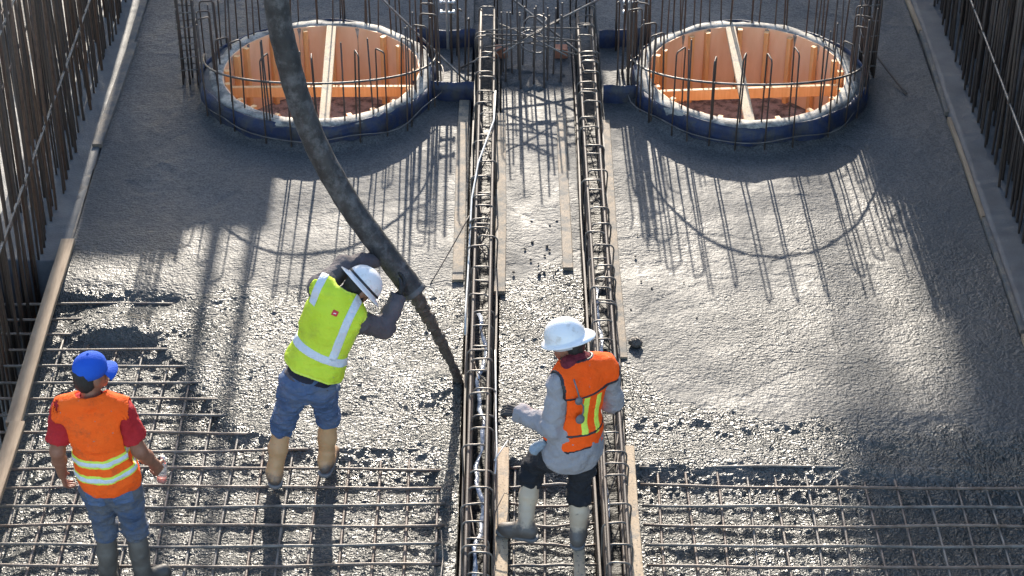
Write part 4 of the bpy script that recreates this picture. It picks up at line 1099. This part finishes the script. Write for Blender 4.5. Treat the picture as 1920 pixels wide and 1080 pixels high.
for t_ in (.40, .225):
    stripe(P1, F1, v1, P1['at'](t_), tl, .030, 'limetape', .003); stripe(P1, F1, v1, P1['at'](t_), tl, .016, 'silver', .0055)
Rm = head_frame((.74, .66, -.06), (-.02, .03, 1))
cp = [(math.sin(t), .100 * math.cos(t) ** .8 if t < 1.55 else 0, 0) for t in [1e-3, .2, .4, .6, .8, 1.0, 1.2, 1.4, 1.55]] + [(1.0, -.03, 0), (.97, -.03, 0), (.96, 0, 0), (.6, .07, 0), (1e-3, .09, 0)]
cap = obj("cap", lathe_hat(M['capblue'], cp, (.090, .107), lambda t: 0, 40, .002), P1['root']); place_local(cap, P1['base'], P1['hc'] + Rm[2] * .048, Rm)
V, F = [], []; nu, nv = 16, 6
for lay in (0, 1):
    for i in range(nu + 1):
        t = (i / nu - .5) * 2.2
        for j in range(nv + 1):
            q = j / nv; rr = 1 + q * .62 * math.cos(t * .72) ** .7
            V.append((.090 * rr * math.sin(t) * (1 - .12 * q), .107 * rr * math.cos(t) + .0, -.022 - .018 * q - .035 * q * math.sin(t) ** 2 - .004 * lay))
W_ = nv + 1; S_ = (nu + 1) * W_
for i in range(nu):
    for j in range(nv):
        F.append((i*W_ + j, i*W_ + j + 1, (i+1)*W_ + j + 1, (i+1)*W_ + j)); F.append((S_ + i*W_ + j, S_ + (i+1)*W_ + j, S_ + (i+1)*W_ + j + 1, S_ + i*W_ + j + 1))
for i in range(nu): F.append((i*W_ + nv, S_ + i*W_ + nv, S_ + (i+1)*W_ + nv, (i+1)*W_ + nv))
obj("visor", make_mesh(V, F, M['capblue']), cap)
bt = tube_mesh([(0, 0, 0), (0, 0, .06), (0, 0, .1)], .006, M['capblue'], 8); bo = obj("button", tube_mesh([(0, 0, .098), (0, 0, .104), (0, 0, .107)], [.008, .007, .002], M['capblue'], 8), cap)
# bottle in his right hand
be = empty("water_bottle", (-2.172, 10.275, .640)); be.rotation_euler = (R(-14), R(6), 0)
bp = [(.0, .002), (.026, .002), (.030, .010), (.030, .05), (.028, .06), (.030, .07), (.030, .105), (.020, .135), (.0125, .148), (.0125, .165)]
def lathe(prof, mat, n=20):
    V = [(r * math.cos(2*math.pi*i/n), r * math.sin(2*math.pi*i/n), z) for i in range(n) for r, z in prof]; k = len(prof)
    return make_mesh(V, [(i*k + j, ((i+1) % n)*k + j, ((i+1) % n)*k + j + 1, i*k + j + 1) for i in range(n) for j in range(k-1)], mat)
obj("bottle_body", lathe(bp, M['bottle']), be)
obj("drink", lathe([(0, .004), (.024, .004), (.028, .012), (.028, .03), (0, .03)], M['drink']), be)
obj("bottle_cap", lathe([(.0135, .158), (.0145, .160), (.0145, .176), (.0, .178)], M['cordw']), be)
tag(be, "clear plastic bottle with a little red drink in the blue capped worker's hand", "bottle")

# ---- worker in the grey shirt, white full brim helmet
J2 = dict(pelvis=(.375, 10.44, .80), hipL=(.295, 10.42, .755), hipR=(.455, 10.47, .755), knL=(.125, 10.68, .445), knR=(.425, 10.53, .40),
          anL=(.085, 10.47, .115), anR=(.425, 10.43, .105), toeL=(-.93, .30, -.10), toeR=(.15, 1, 0),
          neck=(.405, 10.50, 1.365), head=(.335, 10.58, 1.49), headup=(-.30, .26, .90), face=(-.84, .42, -.34),
          shL=(.300, 10.41, 1.290), shR=(.575, 10.58, 1.285), elL=(.235, 10.35, 1.005), wrL=(.045, 10.53, .985), elR=(.625, 10.63, 1.00), wrR=(.48, 10.80, .96))
L2 = dict(ground=.02, skin='skin2', shirt='greyshirt', sleeve=1, shirt_hem=-.22, shirt_skirt=True, pants='blackpants', boots='boot_cream', boot_gap=.13, shirt_off=.018, fold=.010, gloves=True, build=.93,
          handL=dict(f=(-.88, .40, -.05), n=(.2, .3, -.9), side=(.3, .8, .4), curl=(.55, .7, .5)),
          handR=dict(f=(-.6, .7, -.1), n=(-.3, -.2, -.9), side=(-.6, -.6, .3), curl=(.7, .8, .6)))
P2 = person(J2, L2, "")
tag(P2['root'], "person in grey shirt, orange vest and white helmet stepping between the stirrup rows", "person")
F2, v2 = vest(P2, 'vest_o2', .036, .10, .105, edge='hatband', wav=.010, neck_r=.088, out=.10, outL=.075)
bk = [(P2['J']['neck'], P2['f'])]
for x0 in (-.02, .075):
    stripe(P2, F2, v2, P2['at'](.5, x0), P2['r'], .022, 'limetape', .003, [(P2['at'](.3, 0, 0), P2['f']), (P2['at'](.76), P2['u']), (P2['at'](.28), -P2['u'])], "lime_stripe")
for t_, tl_ in ((.78, .10), (.30, .12)):
    stripe(P2, F2, v2, P2['at'](t_), unit(P2['u'] - P2['r'] * tl_), .0075, 'hatband', .005, [(P2['at'](.3, 0, 0), P2['f'])], "black_trim")
hard_hat(P2, (-.30, .22, .93), (.75, -.30, .25), .112, .132, .028, .03, .042, .006, strap=True)
sf = Field([rc(P2['J']['neck'] + P2['r']*.05, P2['J']['neck'] - P2['r']*.06 + P2['u']*.02, .055, .05), rc(P2['J']['neck'] + P2['f']*.06, P2['J']['neck'] + P2['u']*.03, .05)], .018, .03); sf.folds(.007, 25, 25, 30, 5)
obj("neck_scarf", sf.mesh(M['maroon'], P2['base']), P2['root'])
rg = Field([rc(P2['at'](.08, -.17, .06), P2['at'](-.03, -.22, .09), .018, .034), rc(P2['at'](.06, -.18, .05), P2['at'](-.05, -.18, .10), .016, .026)], 0, .02); rg.folds(.010, 25, 25, 25, 2)
obj("rag", rg.mesh(M['rag'], P2['base']), P2['root'])
# ear protectors hanging down his back on a strap
eb = P2['at'](.68, -.075, -.165); ee = empty("ear_protectors", tuple(eb))
def puck(loc, r, nm): 
    f_ = Field([el(A(loc), P2['Rt'], (r, r * .62, r * 1.05)), el(A(loc) - P2['f']*r*.4, P2['Rt'], (r*.7, r*.5, r*.75))], 0, .01, .004); obj(nm, f_.mesh(M['greyrub' if nm == 'ear_cup' else 'silver'], eb), ee)
puck(eb + P2['u']*.05 - P2['r']*.02, .026, 'ear_cup'); puck(eb - P2['u']*.085 + P2['r']*.0, .030, 'ear_cup')
st = [eb + P2['u']*.19 - P2['r']*.045 + P2['f']*.035, eb + P2['u']*.12 - P2['r']*.03 + P2['f']*.008, eb + P2['u']*.05 - P2['r']*.015 - P2['f']*.01, eb + P2['r']*.018, eb - P2['u']*.04 + P2['r']*.02, eb - P2['u']*.085]
obj("strap", tube_mesh([Vector(p - eb) for p in st], .0055, M['greyrub'], 6), ee)
tag(ee, "grey ear protectors hanging on the back of the grey shirted worker", "ear protectors")

# ---- worker guiding the hose
J3 = dict(pelvis=(-1.325, 11.10, .80), hipL=(-1.412, 11.10, .755), hipR=(-1.240, 11.13, .745), knL=(-1.525, 11.19, .365), knR=(-1.222, 11.27, .375),
          anL=(-1.585, 11.11, .055), anR=(-1.250, 11.23, .055), toeL=(-.12, 1, 0), toeR=(.2, 1, 0),
          neck=(-1.085, 11.22, 1.375), head=(-.975, 11.315, 1.395), headup=(.72, .42, .55), face=(.45, .35, -.82),
          shL=(-1.225, 11.27, 1.430), shR=(-.995, 11.17, 1.235), elL=(-1.085, 11.49, 1.435), wrL=(-.900, 11.655, 1.385),
          elR=(-.835, 11.30, 1.085), wrR=(-.742, 11.49, 1.20))
L3 = dict(ground=-.035, skin='skin2', shirt='darkshirt', sleeve=1, shirt_hem=.02, pants='denim', boots='boot_tan', boot_gap=.04, shirt_off=.014, gloves=True, under='navy', pant_off=.016,
          handL=dict(f=(.80, .35, .1), n=(.3, -.8, -.5), side=(-.3, .2, .9), curl=(.45, .5, .45)),
          handR=dict(f=(.35, .70, .55), n=(-.6, .35, .5), side=(-.6, -.2, .7), curl=(.4, .5, .45)))
P3 = person(J3, L3, "")
tag(P3['root'], "person in lime vest, white helmet and blue jeans leaning in to hold the hose", "person")
F3, v3 = vest(P3, 'vest_y', .030, .17, .08, edge='limetape', wav=.005, neck_r=.080, out=.085, outL=.115)
tl = unit(P3['u'] + P3['r'] * .05)
stripe(P3, F3, v3, P3['at'](.40), tl, .027, 'silver', .004)
for x0 in (-.155, .105):
    stripe(P3, F3, v3, P3['at'](.5, x0), P3['r'], .026, 'silver', .004, [(P3['at'](.3, 0, .02), P3['f']), (P3['at'](.40 if x0 > 0 else .86), -P3['u'])])
hard_hat(P3, (.74, .40, .54), (.42, .36, -.83), .116, .138, .046, .0, .030, .005, band=True)
ng = Field([rc(P3['J']['neck'] - P3['u']*.02, P3['hc'] - P3['Rh'][2]*.05, .068, .074)], .004, .03); ng.folds(.006, 22, 22, 22, 3)
obj("neck_warmer", ng.mesh(M['navy'], P3['base']), P3['root'])
bdg = F3.slab(P3['at'](.90, .012), P3['r'], .020, .005); bdg.keep(P3['at'](.935), P3['u']); bdg.keep(P3['at'](.88), -P3['u']); bdg.keep(P3['at'](.5, 0, 0), P3['f'])
bo = obj("badge", bdg.mesh(M['badge'], P3['base']), v3)
bp2 = F3.slab(P3['at'](.907, .012), P3['r'], .012, .0065); bp2.keep(P3['at'](.917), P3['u']); bp2.keep(P3['at'](.897), -P3['u']); bp2.keep(P3['at'](.5, 0, 0), P3['f'])
obj("badge_print", bp2.mesh(M['badgew'], P3['base']), v3)
